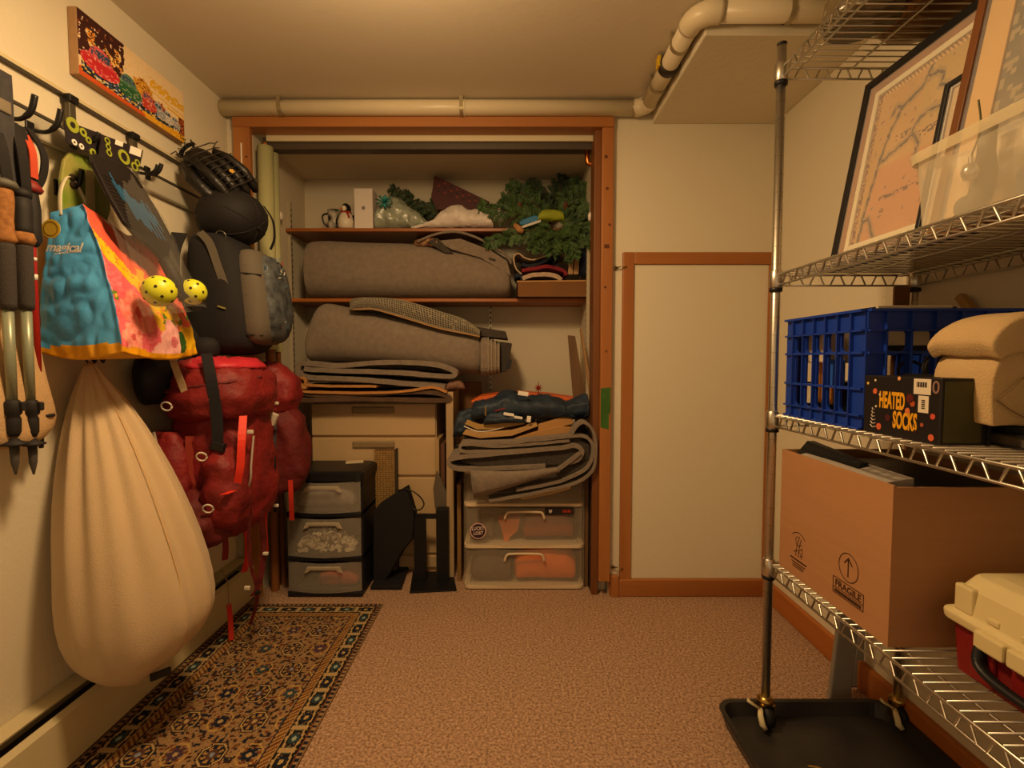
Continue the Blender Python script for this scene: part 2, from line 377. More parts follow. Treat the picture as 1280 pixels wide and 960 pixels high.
# closet shelf standards and shelves
m_std = M('zinc_standard', 'b8ae96', .45, .4)
for nm, x0, y0, x1, y1, z0, z1, lab in (
    ('shelf_standard', CL, 2.70, CL+.012, 2.72, .75, 1.96, 'slotted metal shelf standard on the closet left side wall'),
    ('shelf_standard', -.135, YC-.012, -.115, YC, .70, 1.75, 'slotted metal shelf standard on the closet back wall'),
    ('shelf_standard', CR-.012, 2.60, CR, 2.62, .75, 1.75, 'slotted metal shelf standard on the closet right side wall')):
    t = thing(nm, (x0, y0, z0), lab, 'shelf standard')
    MB().box(x0, x1, y0, y1, z0, z1).build('channel', m_std, t)
    g = MB(); z = z0+.02
    while z < z1-.02:
        if abs(x1-x0) < .015:
            xx = x1 if x0 < 0 else x0
            g.box(xx-.0006, xx+.0006, y0+.006, y1-.006, z, z+.012)
        else: g.box(x0+.006, x1-.006, y0-.0006, y0+.0006, z, z+.012)
        z += .03
    o = g.build('slots', m_ink, t)
ys = 2.66
m_shelf = M('varnished_shelf', 'a8632a', .4, var=.4, vs=5, stretch=(.08, 1, 1), col2='7a4418')
zs1 = P(500, 285, Y=ys).z; zs2 = P(500, 373, Y=ys).z
s1 = MB().box(CL+.002, CR-.002, ys, YC, zs1-.018, zs1).build('closet_shelf', m_shelf, bevel=.003)
tag(s1, 'varnished wooden closet shelf carrying the evergreen branches', 'shelf')
s2 = MB().box(CL+.002, CR-.002, ys, YC, zs2-.018, zs2).build('closet_shelf', m_shelf, bevel=.003)
tag(s2, 'varnished wooden closet shelf under the rolled grey carpet', 'shelf')
# ---------------- chrome wire rack on casters ----------------
rx0, rx1, ry1, ry0 = .765, 1.165, 1.45, .24
SH = [.495, .935, 1.343, 1.925]
rk = thing('wire_rack', (.965, .85, 0), 'tall chrome wire shelving rack on casters along the right wall', 'shelving')
def post_prof(z0, z1):
    return [(.0127, z0), (.0127, z1)]
posts = [(x, y) for y in (ry1, ry0) for x in (rx0, rx1)]
m_wheel = M('caster_rubber', '141414', .6); m_brass = M('caster_plate', 'b89a58', .3, 1); m_lever = M('cream_lever', 'd8cba0', .5)
pz0 = .085
for x, y in posts:
    p = MB().lathe(post_prof(pz0, 2.0), (x, y, 0), n=18).build('post', m_chrome, rk); p.data.polygons.foreach_set('use_smooth', [True]*len(p.data.polygons))
    MB().lathe([(.0135, 2.0), (.0135, 2.006), (.006, 2.009)], (x, y, 0), n=12).build('post_cap', m_blackp, p)
    g = MB(); z = pz0+.03
    while z < 1.99:
        g.lathe([(.0129, z), (.0129, z+.0016)], (x, y, 0), n=10, caps=False); z += .0508
    g.build('groove_rings', M('groove_dark', '4a453c', .5, .6), p)['kind'] = 'stuff'
    cs = MB().lathe([(.017, .075), (.023, .078), (.024, .09), (.018, .096), (.0135, .10)], (x, y, 0), n=16).build('caster', m_brass, rk, smooth=True)
    MB().box(x-.022, x-.017, y-.02, y+.012, .035, .08).box(x+.017, x+.022, y-.02, y+.012, .035, .08).box(x-.022, x+.022, y-.02, y+.012, .074, .08).build('fork', m_brass, cs, bevel=.002)
    MB().lathe([(.02, -.014), (.030, -.012), (.032, 0), (.030, .012), (.02, .014)], (x, y-.01, .0425), (1, 0, 0), 20).build('wheel', m_wheel, cs, smooth=True)
    if y > 1:
        MB().tube([V(x-.024, y-.02, .072), V(x-.034, y-.04, .066), V(x-.03, y-.045, .04), V(x-.022, y-.05, .03)], [.007, .008, .009, .006], 8, flat=.5).tube([V(x-.026, y-.02, .072), V(x-.05, y-.012, .085), V(x-.058, y-.01, .092)], [.006, .007, .009], 8, flat=.5).build('brake_lever', m_lever, cs, smooth=True)
def shelf(z):
    r = .0032; x0, x1, y0, y1 = rx0, rx1, ry0, ry1; zt, zb = z+.012, z-.018
    g = MB()
    for zz, rr in ((zt, .0036), (zb, .0032)):
        for a, b in (((x0, y0), (x0, y1)), ((x1, y0), (x1, y1)), ((x0, y1), (x1, y1)), ((x0, y0), (x1, y0))):
            g.tube([V(*a, zz), V(*b, zz)], rr, 6)
    fr = g.build('shelf', m_chrome, rk, smooth=True)
    # zig-zag truss: rises and falls between upper and lower rail
    g = MB()
    def zig(a, b, n):
        a = Vector(a); b = Vector(b); pts = []
        for i in range(n):
            for t, zz in ((.0, zb), (.28, zb), (.5, zt-.002), (.78, zt-.002)):
                p = a.lerp(b, (i+t)/n); pts.append(V(p.x, p.y, zz))
        g.tube(pts, .0026, 5)
    zig((x0, y1-.02, 0), (x0, y0+.02, 0), 20); zig((x1, y1-.02, 0), (x1, y0+.02, 0), 20); zig((x0+.02, y1, 0), (x1-.02, y1, 0), 6); zig((x0+.02, y0, 0), (x1-.02, y0, 0), 6)
    g.build('truss_wire', m_chrome, fr, smooth=True)
    g = MB(); n = 48
    for i in range(1, n):
        y = y0+(y1-y0)*i/n; g.tube([V(x0, y, zt+.003), V(x1, y, zt+.003)], .0021, 5)
    for x in (x0+.05, (x0+x1)/2, x1-.05):
        g.tube([V(x, y0, zt-.001), V(x, y1, zt-.001)], .003, 5)
    g.build('wire_deck', m_chrome, fr, smooth=True)
    for x, y in posts:
        MB().lathe([(.0165, zb-.008), (.0185, zb-.006), (.0165, zt+.012), (.0145, zt+.014)], (x, y, 0), n=14).build('corner_collar', m_chrome, fr, smooth=True)
        MB().lathe([(.0175, zb-.018), (.0178, zb-.006)], (x, y, 0), n=14).build('collar_sleeve', m_blackp, fr, smooth=True)
for z in SH: shelf(z)
# a black cable tie hangs from each post of the left end
# ---------------- boot tray ----------------
tx0, tx1, ty0, ty1 = .635, 1.165, .62, 1.50
def rr_ring(x0, x1, y0, y1, r, z, n=5):
    out = []
    for cx, cy, a0 in ((x1-r, y1-r, 0), (x0+r, y1-r, 90), (x0+r, y0+r, 180), (x1-r, y0+r, 270)):
        out += [V(cx+r*math.cos(R(a0+90*i/n)), cy+r*math.sin(R(a0+90*i/n)), z) for i in range(n+1)]
    return out
def ins(d, z): return rr_ring(tx0+d, tx1-d, ty0+d, ty1-d, .05-d*.5, z)
bt = MB().loft([ins(.012, .002), ins(.0, .045), ins(-.004, .048), ins(-.002, .052), ins(.01, .05), ins(.022, .012), ins(.05, .010)], caps=False)
n0 = len(ins(0, 0)); bt.f += [tuple(range(n0)), tuple(6*n0+j for j in range(n0))]
bo = bt.build('boot_tray', M('tray_black', '201e20', .42, var=.35, vs=9, bump=.1, bs=90, col2='2e2a28'), smooth=False)
tag(bo, 'black plastic boot tray on the carpet under the wire rack', 'tray')
MB().tube(smooth_path([V(.80, 1.29, .0135), V(.825, 1.285, .0135), V(.84, 1.27, .0135), (.842, 1.26, .0135)], 4), [.001]+[.0035]*11+[.001], 6, flat=.3).build('dirt_smear', M('dry_mud', '8a6a3c', .9), bo)
# two grey sheets leaning behind the rack
for i, (px, yy) in enumerate(((((1037, 866), (1064, 868), (1080, 735), (1054, 735)), 1.56), (((1064, 840), (1085, 845), (1102, 735), (1080, 735)), 1.63))):
    q = [P(u, v, Y=yy) for u, v in px]; q[0].z = q[1].z = .001
    o = MB().prism(q, (.01, .03, 0)).build('grey_sheet', M('grey_plastic', '8c857c', .5, var=.12, vs=8), bevel=.005)
    tag(o, ['grey plastic sheet leaning behind the boot tray, nearer the tray', 'grey plastic sheet leaning against the right baseboard behind another one'][i], 'sheet')
# ---------------- left wall ----------------
# baseboard heater
ht = thing('baseboard_heater', (-1.245, 1.2, 0), 'long cream metal baseboard heater along the left wall', 'heater')
m_heat = M('heater_enamel', 'cfc29a', .45, var=.1, vs=4)
prof = [(-1.289, 0), (-1.20, 0.012), (-1.203, .15), (-1.215, .164), (-1.219, .16), (-1.207, .15), (-1.205, .02), (-1.285, .01)]
MB().prism([V(x, -.9, z) for x, z in [(-1.225, .012), (-1.200, .012), (-1.203, .150), (-1.216, .164), (-1.222, .160), (-1.210, .148), (-1.208, .02), (-1.225, .02)]], (0, 3.18, 0)).build('front_panel', m_heat, ht)
MB().prism([V(x, -.9, z) for x, z in [(-1.289, .0), (-1.283, 0), (-1.283, .172), (-1.238, .178), (-1.236, .184), (-1.289, .186)]], (0, 3.18, 0)).build('back_plate', m_heat, ht)
MB().box(-1.283, -1.225, -.88, 2.26, .03, .13).build('fin_block', M('heater_fins', '3a3228', .6), ht)
MB().box(-1.289, -1.199, 2.275, 2.284, 0, .185).build('end_cap', m_heat, ht, bevel=.004)

# runner rug
m_rug = M('rug_print', 'ffffff', .95, attr='print', var=.25, vs=300, bump=.4, bs=250, spec=.08)
rt = thing('runner_rug', (-.9, 1.3, 0), 'patterned oriental runner rug along the baseboard heater', 'rug')
RW, RL, RY0, RX0 = .615, 1.95, .25, -1.20
tan, tan2, navy, rust, cream, teal, brown = map(hx, ('a1805a', '8d6d48', '232836', '74462e', 'bb9d6c', '33474e', '4a3324'))
def rugc(s, t):
    x = s*RW; y = t*RL; e = min(x, RW-x); n = hsh(int(x*420), int(y*420))
    ye = min(y, RL-y)
    if e > ye: along, e2 = x, ye
    else: along, e2 = y, e
    if e2 < .006: return hx('8a6a48')
    if e2 < .016: return navy if (int(along*95) % 2) else tan
    if e2 < .022: return rust
    if e2 < .082:                              # wide navy border with cream brackets and blue blossoms
        c = (along % .085)/.085-.5; d = (e2-.052)/.03
        k = int(along/.085)
        r = math.hypot(c*2.1, d)
        if r < .22: return hx('9fae9a') if k % 2 else hx('c2a060')
        if r < .52: return teal if k % 2 else navy
        if abs(abs(d)-.75+.55*abs(c)) < .10: return cream
        if abs(abs(c)-.46) < .05 and abs(d) < .8: return cream
        if abs(c) > .36 and abs(d) < .35: return hx('5d6a63')
        return hx('241f1c') if n > .15 else tan2
    if e2 < .088: return tan
    if e2 < .110: return hx('6f3f26') if ((along*55+e2*55) % 1) < .5 else hx('b08a50')
    if e2 < .115: return navy
    # field: rows of octagons and rosettes
    px, py = .104, .128
    row = int(y/py); xx = x-RW/2+(px/2 if row % 2 else 0)
    cx = (xx % px)/px-.5; cy = (y % py)/py-.5
    col = int(math.floor(xx/px)); big = (row+col) % 2 == 0
    o = max(abs(cx)*px, abs(cy)*py*.85, (abs(cx)*px+abs(cy)*py*.85)*.72)
    if big:
        o /= .8
        if o < .009: return hx('8b93a0') if row % 3 else cream
        if o < .02: return hx('5d4034')
        a = math.atan2(cy*py, cx*px)
        if o < .034: return navy if math.sin(a*8) > 0 else hx('a9814c')
        if o < .039: return hx('33281f')
        if o < .045: return cream
        if o < .049: return hx('33281f')
    else:
        r = math.hypot(cx*px, cy*py*.9); a = math.atan2(cy, cx)
        if r < .007: return cream
        if r < .014+.010*abs(math.sin(a*3+row)): return [navy, hx('4d3a4a'), teal][(row+col) % 3]
        if r < .031 and math.sin(a*6) > .55: return rust
        if .030 < o < .034: return hx('c09a58')
    q = noise.noise(V(x*70, y*70, 3)); q2 = noise.noise(V(x*60, y*60, 11))
    if q > .24: return hx('3a2c26')
    if q2 > .28: return rust
    if q2 < -.33: return navy
    return tan if n > .3 else tan2
MB().box(RX0, RX0+RW, RY0, RY0+RL, .0005, .005).build('rug_backing', M('rug_back', '6a5236', .95), rt)
print_grid('woven_pattern', (RX0, RY0, .0056), (RW, 0, 0), (0, RL, 0), 150, 470, rugc, m_rug, rt)

# painted canvas
cv = thing('canvas_painting', (-1.28, 1.72, 1.94), 'wide canvas painting of colourful parked cars above the hook rail', 'painting')
cy0, cy1, cz0, cz1 = 1.487, 1.955, 1.943, 2.134
MB().box(-1.289, -1.262, cy0, cy1, cz0, cz1).build('stretched_canvas', M('raw_canvas', 'b58f66', .85, var=.15, vs=30), cv, bevel=.002)
def car(s, t, cx, cy, w, hh, body):
    dx, dy = (s-cx)/w, (t-cy+.55*(s-cx)*.0)/hh
    if abs(dx) < .62 and 0.25 < dy < .95 and (dx/.62)**2+((dy-.25)/.7)**2 < 1:
        return hx('3a4b66') if (abs(dx) < .5 and .32 < dy < .75) and hsh(int(s*90), int(t*40)) > .3 else mixc(body, hx('ffffff'), .25)
    if (dx/1.05)**2+((dy+.1)/.55)**2 < 1:
        return mixc(body, hx('ffe0c0'), .45*(hsh(int(s*60), int(t*50), 2) > .8)+.15*(dy > .1))
    if abs(dx) < 1.0 and -1.0 < dy < -.3:
        h_ = hsh(int(s*70), int(t*45), 5)
        return hx('16202e') if h_ < .55 else hx('3f5f86') if h_ < .75 else hx('d0c8b8') if h_ < .88 else hx('d8b030')
    return None
def paint(s, t):
    h_ = hsh(int(s*110), int(t*50)); q = noise.noise(V(s*14, t*7, 1.3)); q2 = noise.noise(V(s*40, t*18, 5))
    for c in ((.17, .36, .15, .28, hx('c0242c')), (.41, .31, .12, .24, hx('1d5a34')), (.59, .29, .09, .19, hx('b8372a')), (.70, .27, .075, .17, hx('8d96a0')), (.80, .26, .07, .15, hx('b9b6ae')), (.89, .27, .06, .12, hx('96989c'))):
        r = car(s, t, *c)
        if r: return r
    if t < .13+.03*q2 or (t < .08):
        return hx('c8531c') if s < .52+.15*q and t > .0 else hx('dca020') if q2 < .35 else hx('e8b830')
    if s < .37+.03*q2 and t > .3:
        if q > .18 and t < .8 and h_ > .3: return hx('d08020') if q2 > 0 else hx('e8c070')
        return hx('3a1410') if q2 > -.35 else hx('7a3a16') if h_ > .3 else hx('f0dcc0')
    if s > .93 and t < .45: return hx('5a2414') if h_ > .4 else hx('c06020')
    if .34 < s < .64 and t < .68-.28*abs(s-.55)/.1*.5+.06*q2:
        return hx('c88a20') if q2 > .1 else hx('e0a838') if h_ > .4 else hx('7a3a14')
    if .55 < s < .78 and t < .44+.06*q2: return hx('7a2a18') if h_ > .35 else hx('c87028')
    if s > .62:
        a = t+.12*(s-.62)
        if (.62 < a < .80 and q2 > -.25+abs(a-.71)*2.5) or abs(a-.56) < .012 or abs(a-.49) < .018 and s > .8 or abs(a-.38) < .01: return hx('e0ac1c')
    return hx('e8cfa4') if h_ > .2 else hx('e2c696')
print_grid('painted_scene', (-1.2612, cy0+.001, cz0+.001), (0, cy1-cy0-.002, 0), (0, 0, cz1-cz0-.002), 220, 90, paint, m_print, cv)
text('signature', 'Ger', (-1.2608, 1.925, 1.952), (0, 1, 0), (0, 0, 1), .022, m_ink, cv, shear=.3)

# hook rails
m_rail = M('rail_grey', 'b9b3a0', .4, .1, var=.1, vs=6); m_raild = M('rail_dark', '4b443a', .45, .3); m_hook = M('hook_black', '151416', .4)
r1 = thing('hook_rail', (-1.28, 1.2, 1.868), 'thin dark upper hook rail screwed to the left wall', 'rail')
MB().box(-1.289, -1.279, -.4, 2.06, 1.866, 1.882).build('rail_bar', M('rail_cream', 'cdbf98', .5), r1, bevel=.002)
MB().box(-1.285, -1.274, -.4, 2.06, 1.862, 1.868).build('rail_lip', m_raild, r1)
r2 = thing('hook_rail', (-1.28, 1.2, 1.70), 'wide grey lower hook rail on the left wall behind the hanging things', 'rail')
MB().box(-1.289, -1.266, -.4, 2.06, 1.702, 1.762).build('rail_bar', m_rail, r2, bevel=.006)
MB().box(-1.289, -1.272, -.4, 2.06, 1.766, 1.774).build('rail_lip', m_raild, r2)
def jhook(y, z, lab, out=.085, up=.05, x=-1.266):
    t = thing('wall_hook', (x, y, z), lab, 'hook', 'black hooks on the wall rails')
    MB().tube(smooth_path([V(x, y, z), V(x+out*.5, y, z-.008), V(x+out*.85, y, z+.01), V(x+out, y, z+up)], 5), [.0055]*8+[.007]*8, 10).build('hook_arm', m_hook, t, smooth=True)
    MB().box(x-.004, x+.004, y-.012, y+.012, z-.025, z+.02).build('hook_plate', m_hook, t, bevel=.002)
    return t
jhook(P(20, 140, X=-1.22).y+.01, 1.715, 'black rubber tipped hook holding the trekking pole straps by the grey poles')
jhook(P(54, 160, X=-1.22).y+.01, 1.715, 'black rubber tipped hook holding the red trekking pole')
def flat_hook(y, lab):
    t = thing('wall_hook', (-1.27, y, 1.70), lab, 'hook', 'black hooks on the wall rails')
    MB().box(-1.276, -1.262, y-.012, y+.012, 1.72, 1.866).build('hook_plate', M('hook_steel', '5c5648', .4, .5), t, bevel=.003)
    MB().box(-1.276, -1.255, y-.016, y+.016, 1.846, 1.868).build('hook_clip', m_hook, t, bevel=.003)
    MB().tube(smooth_path([V(-1.262, y, 1.74), V(-1.225, y, 1.735), V(-1.20, y, 1.745), V(-1.19, y, 1.765)], 4), .005, 8).build('hook_arm', m_hook, t, smooth=True)
flat_hook(P(90, 145, X=-1.265).y, 'flat steel hook with black clip above the paddle package header')
flat_hook(P(168, 180, X=-1.265).y, 'flat steel hook with black clip beside the white price sticker')
jhook(P(186, 205, X=-1.26).y, 1.76, 'small black hook between the paddle package and the baseball glove', .05, .03)
jhook(P(110, 230, X=-1.22).y-.02, 1.60, 'black hook just above the blue tote bag', .07, .05, -1.289)
for i, u in enumerate((101, 112)):
    p = P(u, 449, X=-1.275)
    t = MB().tube(smooth_path([V(-1.289, p.y, p.z+.02), V(-1.25, p.y, p.z+.012), V(-1.235, p.y, p.z-.01), V(-1.228, p.y, p.z+.006)], 4), .003, 8).build('wall_hook', m_hook, smooth=True)
    tag(t, ['thin black wire hook above the laundry sack, on its trekking pole side', 'thin black wire hook above the laundry sack, on its red backpack side'][i], 'hook', 'wire hooks of the laundry sack')

# far-left webbing strap
sp = P(5, 90, X=-1.2); pz_ = lambda v, y=1.21: P(10, v, X=-1.2).z
st = thing('webbing_strap', (-1.2, 1.20, 1.5), 'dark grey webbing strap with metal buckle hanging at the trekking poles', 'strap')
g = MB(); pa = smooth_path([P(2, 88, X=-1.20), P(4, 120, X=-1.195), P(6, 165, X=-1.19), P(12, 210, X=-1.195), P(14, 235, X=-1.2)], 5)
g.strip([p+V(0, -.022, 0) for p in pa], .004, (0, .044, 0)); g.build('webbing', M('charcoal_web', '3c3a3c', .8, bump=.2, bs=400, var=.3, vs=60), st)
MB().obox(P(4, 132, X=-1.188), (.006, .036, .03)).build('buckle', M('buckle_metal', 'b8ae98', .35, .8), st, bevel=.003)

# trekking poles
m_cork = M('cork', 'a5713c', .85, var=.35, vs=70, col2='7a4d24'); m_foam = M('grey_foam', '3b3633', .95, bump=.3, bs=300); m_shaftg = M('grey_green_shaft', '8e9580', .35, .25)
m_redsh = M('red_shaft', 'a3221c', .35); m_grip = M('black_grip', '1d1a1a', .7); m_webb = M('black_web', '1b1818', .85)
def pole(u, X, lab, kind, vs):
    p = P(u, 395, X=X); x, y = X, p.y
    zz = lambda v: P(u, v, Y=y).z
    t = thing('trekking_pole', (x, y, zz(590)), lab, 'trekking pole', 'trekking poles on the left wall')
    L = lambda nm, prof, m: MB().lathe([(r, zz(v)) for r, v in prof], (x, y, 0), n=14).build(nm, m, t, smooth=True)
    if kind == 'red':
        L('grip_flare', [(.006, 224), (.016, 227), (.028, 236), (.024, 240), (.012, 242)], M('red_rubber', '7e211a', .6))
        L('grip', [(.013, 226), (.018, 245), (.021, 262), (.02, 285), (.021, 300), (.017, 304), (.012, 308)], m_grip)
        L('shaft', [(.0075, 302), (.0085, 310), (.008, 515)], m_redsh)
        L('shaft_mark', [(.0088, 322), (.0088, 326)], m_white); L('shaft_mark', [(.0088, 343), (.0088, 350)], m_white)
        L('basket', [(.01, 515), (.03, 518), (.03, 521), (.01, 523)], m_grip); L('tip', [(.01, 523), (.005, 560)], m_grip)
        g = MB(); pa = smooth_path([V(x-.005, y-.02, zz(160)), V(x+.008, y-.026, zz(185)), V(x+.005, y-.01, zz(220)), V(x, y, zz(240))], 5)
        g.strip(pa, .004, (0, .022, 0)); pa = smooth_path([V(x-.005, y+.0, zz(158)), V(x+.012, y+.02, zz(185)), V(x+.008, y+.02, zz(215)), V(x, y, zz(240))], 5); g.strip(pa, .004, (0, .020, 0))
        g.build('wrist_strap', m_webb, t)
        g = MB(); pa = smooth_path([V(x-.003, y-.012, zz(168)), V(x+.014, y-.012, zz(190)), V(x+.01, y-.006, zz(222))], 5); g.strip(pa, .003, (0, .02, 0)); g.build('strap_lining', M('orange_red_web', 'c2492c', .8), t)
    else:
        if kind == 'cork':
            L('grip_cap', [(.008, 222), (.026, 226), (.03, 231), (.024, 235)], M('grey_cap', '5a584e', .6))
            L('grip', [(.019, 233), (.021, 250), (.018, 275), (.019, 292), (.024, 299), (.018, 304)], m_cork)
        else:
            L('grip_cap', [(.006, 234), (.022, 240), (.02, 247)], m_grip)
            L('grip', [(.018, 244), (.021, 262), (.02, 285), (.021, 294)], m_grip)
            L('cork_collar', [(.02, 290), (.025, 299), (.02, 306)], m_cork)
        L('foam_sleeve', [(.017, 303), (.0185, 310), (.017, 380), (.0155, 387)], m_foam)
        L('shaft', [(.011, 384), (.010, 505)], m_shaftg)
        L('twist_lock', [(.012, 500), (.016, 503), (.017, 517), (.012, 520), (.015, 524), (.014, 540), (.009, 546)], m_grip)
        MB().obox((x+.016, y+.006, zz(508)), (.018, .012, .022)).build('lock_lever', m_grip, t, bevel=.004)
        L('basket', [(.008, 548), (.012, 551), (.026, 554), (.026, 556), (.009, 558)], m_grip)
        L('tip', [(.0095, 556), (.008, 578), (.004, 588), (.002, 593)], M('tip_grey', '45423e', .5))
        g = MB(); pa = smooth_path([V(x-.02, y-.005, zz(150)), V(x+.012, y-.02, zz(185)), V(x+.01, y-.01, zz(225)), V(x, y, zz(245))], 5)
        g.strip(pa, .004, (0, .026, 0)); g.build('wrist_strap', m_webb, t)
pole(10, -1.185, 'grey green trekking pole with cork grip hanging next to the webbing strap', 'cork', 0)
pole(33, -1.195, 'grey green trekking pole with black grip and cork collar', 'black', 0)
pole(44, -1.225, 'red trekking pole with black grip beside the blue tote bag', 'red', 0)

# beige cloth sack behind the poles
hb = thing('cloth_sack', (-1.26, 1.18, .88), 'crumpled beige cloth sack hanging on the wall behind the trekking poles', 'sack')
rg = []
for i in range(15):
    t = i/14; z = 1.55-.66*t; k = .045+.10*min(1, t*1.6)
    rg.append((-1.245+.012*math.sin(t*9), 1.185+.012*math.sin(t*7), z, .03+.02*t, k*(1-.5*(t > .95))))
MB().loft(blob(rg, 26)).rough(.016, 14, 3).build('sack_body', M('beige_cloth', 'c3a276', .9, bump=.25, bs=200, var=.1, vs=12), hb, smooth=True, sub=1)
MB().tube(smooth_path([V(-1.26, 1.16, 1.54), V(-1.25, 1.17, 1.66), V(-1.235, 1.20, 1.71), V(-1.25, 1.21, 1.66), V(-1.26, 1.21, 1.54)], 4), .004, 6).build('hanging_loop', M('beige_cord', 'b5935f', .9), hb, smooth=True)

# blue and floral tote bag
tb = thing('tote_bag', (-1.16, 1.48, 1.13), 'blue shopping tote with yellow base and pink flower print', 'bag')
NA, NB_, NC_, NH = 44, 72, 10, 70
blue, pink, coral, yel, oyel = map(hx, ('4c9cd6', 'd85a72', 'e0604a', 'e6b81c', 'dc9a14'))
def bag_xy(t):
    k = t**1.6
    return dict(a=(-1.268+.03*k, 1.328+.02*k), b=(-1.045-.125*k, 1.325+.045*k), c=(-1.045-.125*k, 1.645-.05*k), d=(-1.275, 1.645-.05*k))
rings = []; sides = []
for i in range(NH+1):
    t = i/NH; q = bag_xy(t); z = 1.13+.375*t; ring = []; sd = []
    zt = lambda s: z
    for (p0, p1, n, nm) in ((q['a'], q['b'], NA, 'near'), (q['b'], q['c'], NB_, 'room'), (q['c'], q['d'], NC_, 'far'), (q['d'], q['a'], NC_, 'wall')):
        for j in range(n):
            s = j/n; x = p0[0]+(p1[0]-p0[0])*s; y = p0[1]+(p1[1]-p0[1])*s
            bul = .03*math.sin(math.pi*s)*math.sin(math.pi*min(1, t*1.15+.05)); wr = .0045*(1-2*abs(noise.noise(V(x*11, y*11, z*9+4))))*(.35+.65*(1-t))+.005*(1-2*abs(noise.noise(V(x*30+2, y*26, z*21))))
            if nm == 'near': y += -bul*.4+wr*1.3
            elif nm == 'room': x += bul*.6+wr
            zz = z+(.03*s*t if nm == 'near' else .03*t*(1-s) if nm == 'room' else 0)-(.04*(nm == 'room')*s*t)+(-.02*math.sin(math.pi*s)*(1-t)**3 if nm in ('near', 'room') else 0)
            ring.append(V(x, y, zz)); sd.append((nm, s))
    rings.append(ring); sides.append(sd)
mb = MB().loft(rings, caps=False); n = len(rings[0]); mb.f.append(tuple(range(n)))
cols = []
FL = [(.22, .30, .20, hx('d8504a')), (.62, .13, .22, hx('e69aa4')), (.12, .12, .12, hx('ea7a70')), (.42, .02, .12, hx('eaa0a4')), (.80, .20, .10, hx('e88a80')), (.70, .36, .10, hx('d9b13a'))]
def floral(s, t):
    if t < .035+.02*math.sin(s*9): return oyel
    if s > .70 and t < .26: 
        if (s-.73)**2/.006+(t-.13)**2/.008 < 1: return hx('2f5a22')
        return yel if s > .74 else coral
    for fx, fy, fr, c in FL:
        r = math.hypot((s-fx), (t-fy)*1.15); a = math.atan2(t-fy, s-fx)
        if r < fr*(.68+.24*abs(math.sin(2.5*a))):
            return mixc(c, hx('b02a3a') if r < fr*.22 else hx('ffd9c8'), .35+.3*noise.noise(V(s*30, t*30, 1)))
    if .26 < t < .42 and noise.noise(V(s*16, t*16, 2)) > .1: return hx('5f7a2c') if hsh(int(s*40), int(t*40)) > .4 else hx('c8c040')
    d = (t-.72)+.75*(s-.05)
    if abs(d) < .075: return hx('e2b61e') if noise.noise(V(s*30, t*40, 7)) > -.3 else hx('e07a3c')
    if abs(s-.42-.08*math.sin(t*10)) < .05 and t < .66: return hx('d9a92a')
    return coral if d > 0 else mixc(hx('d94a5e'), hx('ea8a8c'), .4+.5*noise.noise(V(s*25, t*50, 9)))
for i in range(NH):
    for j in range(n):
        nm, s = sides[i][j]; t = (i+.5)/NH
        if t < .05: cols.append(oyel if nm != 'near' or hsh(j, 3) > 0 else blue)
        elif nm == 'near': cols.append(oyel if t < .05+.06*(1-abs(s-.55)*1.8) and s > .12 and t < .09 else blue)
        elif nm == 'room': cols.append(floral(s, t))
        else: cols.append(oyel)
cols.append(oyel)
bo = mb.build('bag_body', M('woven_poly', 'ffffff', .34, attr='print', bump=.2, bs=45), tb, smooth=True)
# recalc keeps face order
colour_faces(bo, cols)
nf = lambda u, v: P(u, v, Y=1.308)
MB().lathe([(.0245, 0), (.0245, .0012)], P(64, 286, Y=1.316), (0, -1, 0), 24).build('gold_badge', M('badge_yellow', 'd8b43c', .5), tb)
MB().lathe([(.017, 0), (.019, 0), (.019, .0018), (.017, .0018), (.017, 0)], P(64, 286, Y=1.316), (0, -1, 0), 24, caps=False).build('badge_ring', M('badge_brown', '8a6a1c', .5), tb)
text('lettering', 'magical', P(57, 314, Y=1.309), (1, 0, -.02), (.02, 0, 1), .034, m_white, tb, shear=.35, fit=.098, bold=.0006)
MB().bar(P(68, 317, Y=1.310), P(101, 314.5, Y=1.310), .0012, .0025).build('lettering_underline', m_white, tb)
MB().tube(smooth_path([V(-1.22, 1.36, 1.50), V(-1.225, 1.37, 1.57), V(-1.235, 1.41, 1.62), V(-1.23, 1.45, 1.57), V(-1.225, 1.47, 1.50)], 5), .006, 6, flat=.4).build('handle', M('white_web', 'cfc7ac', .8), tb, smooth=True)

# pickleball paddle packages
m_card = M('header_card', '241d22', .5); m_lime = M('lime_print', '97a032', .5); m_film = clear('clear_film', 'aaa498', .03, .05, .25)
pk = thing('paddle_package', (-1.2, 1.5, 1.2), 'clear package with black pickleball paddle and yellow balls over the tote', 'paddle set')
A, B = P(126, 168, X=-1.195), P(178, 188, X=-1.195)
A2, B2 = P(122, 196, X=-1.19), P(173, 213, X=-1.19)
def quad(o_, a, b, c, d, th=.003, nm='header_card', m=m_card, par=None):
    g = MB(); nrm = (b-a).cross(d-a).normalized()*th
    g.hexa([a, b, c, d], [a+nrm, b+nrm, c+nrm, d+nrm]); return g.build(nm, m, par or o_)
hc = quad(pk, A2, B2, B, A)
def bil(a, b, c, d, s, t): return (a*(1-s)+b*s)*(1-t)+(d*(1-s)+c*s)*t
nx = (B-A).cross(A2-A).normalized()
if nx.x < 0: nx = -nx
for (s, t, r) in ((.12, .8, .010), (.16, .55, .009), (.2, .3, .010), (.55, .35, .022), (.9, .3, .011), (.85, .08, .014)):
    MB().lathe([(r*.6, .0), (r, 0), (r, .002), (r*.6, .002), (r*.6, 0)], bil(A2, B2, B, A, s, t)+nx*.004, nx, 14, caps=False).build('lime_ring', m_lime, hc)
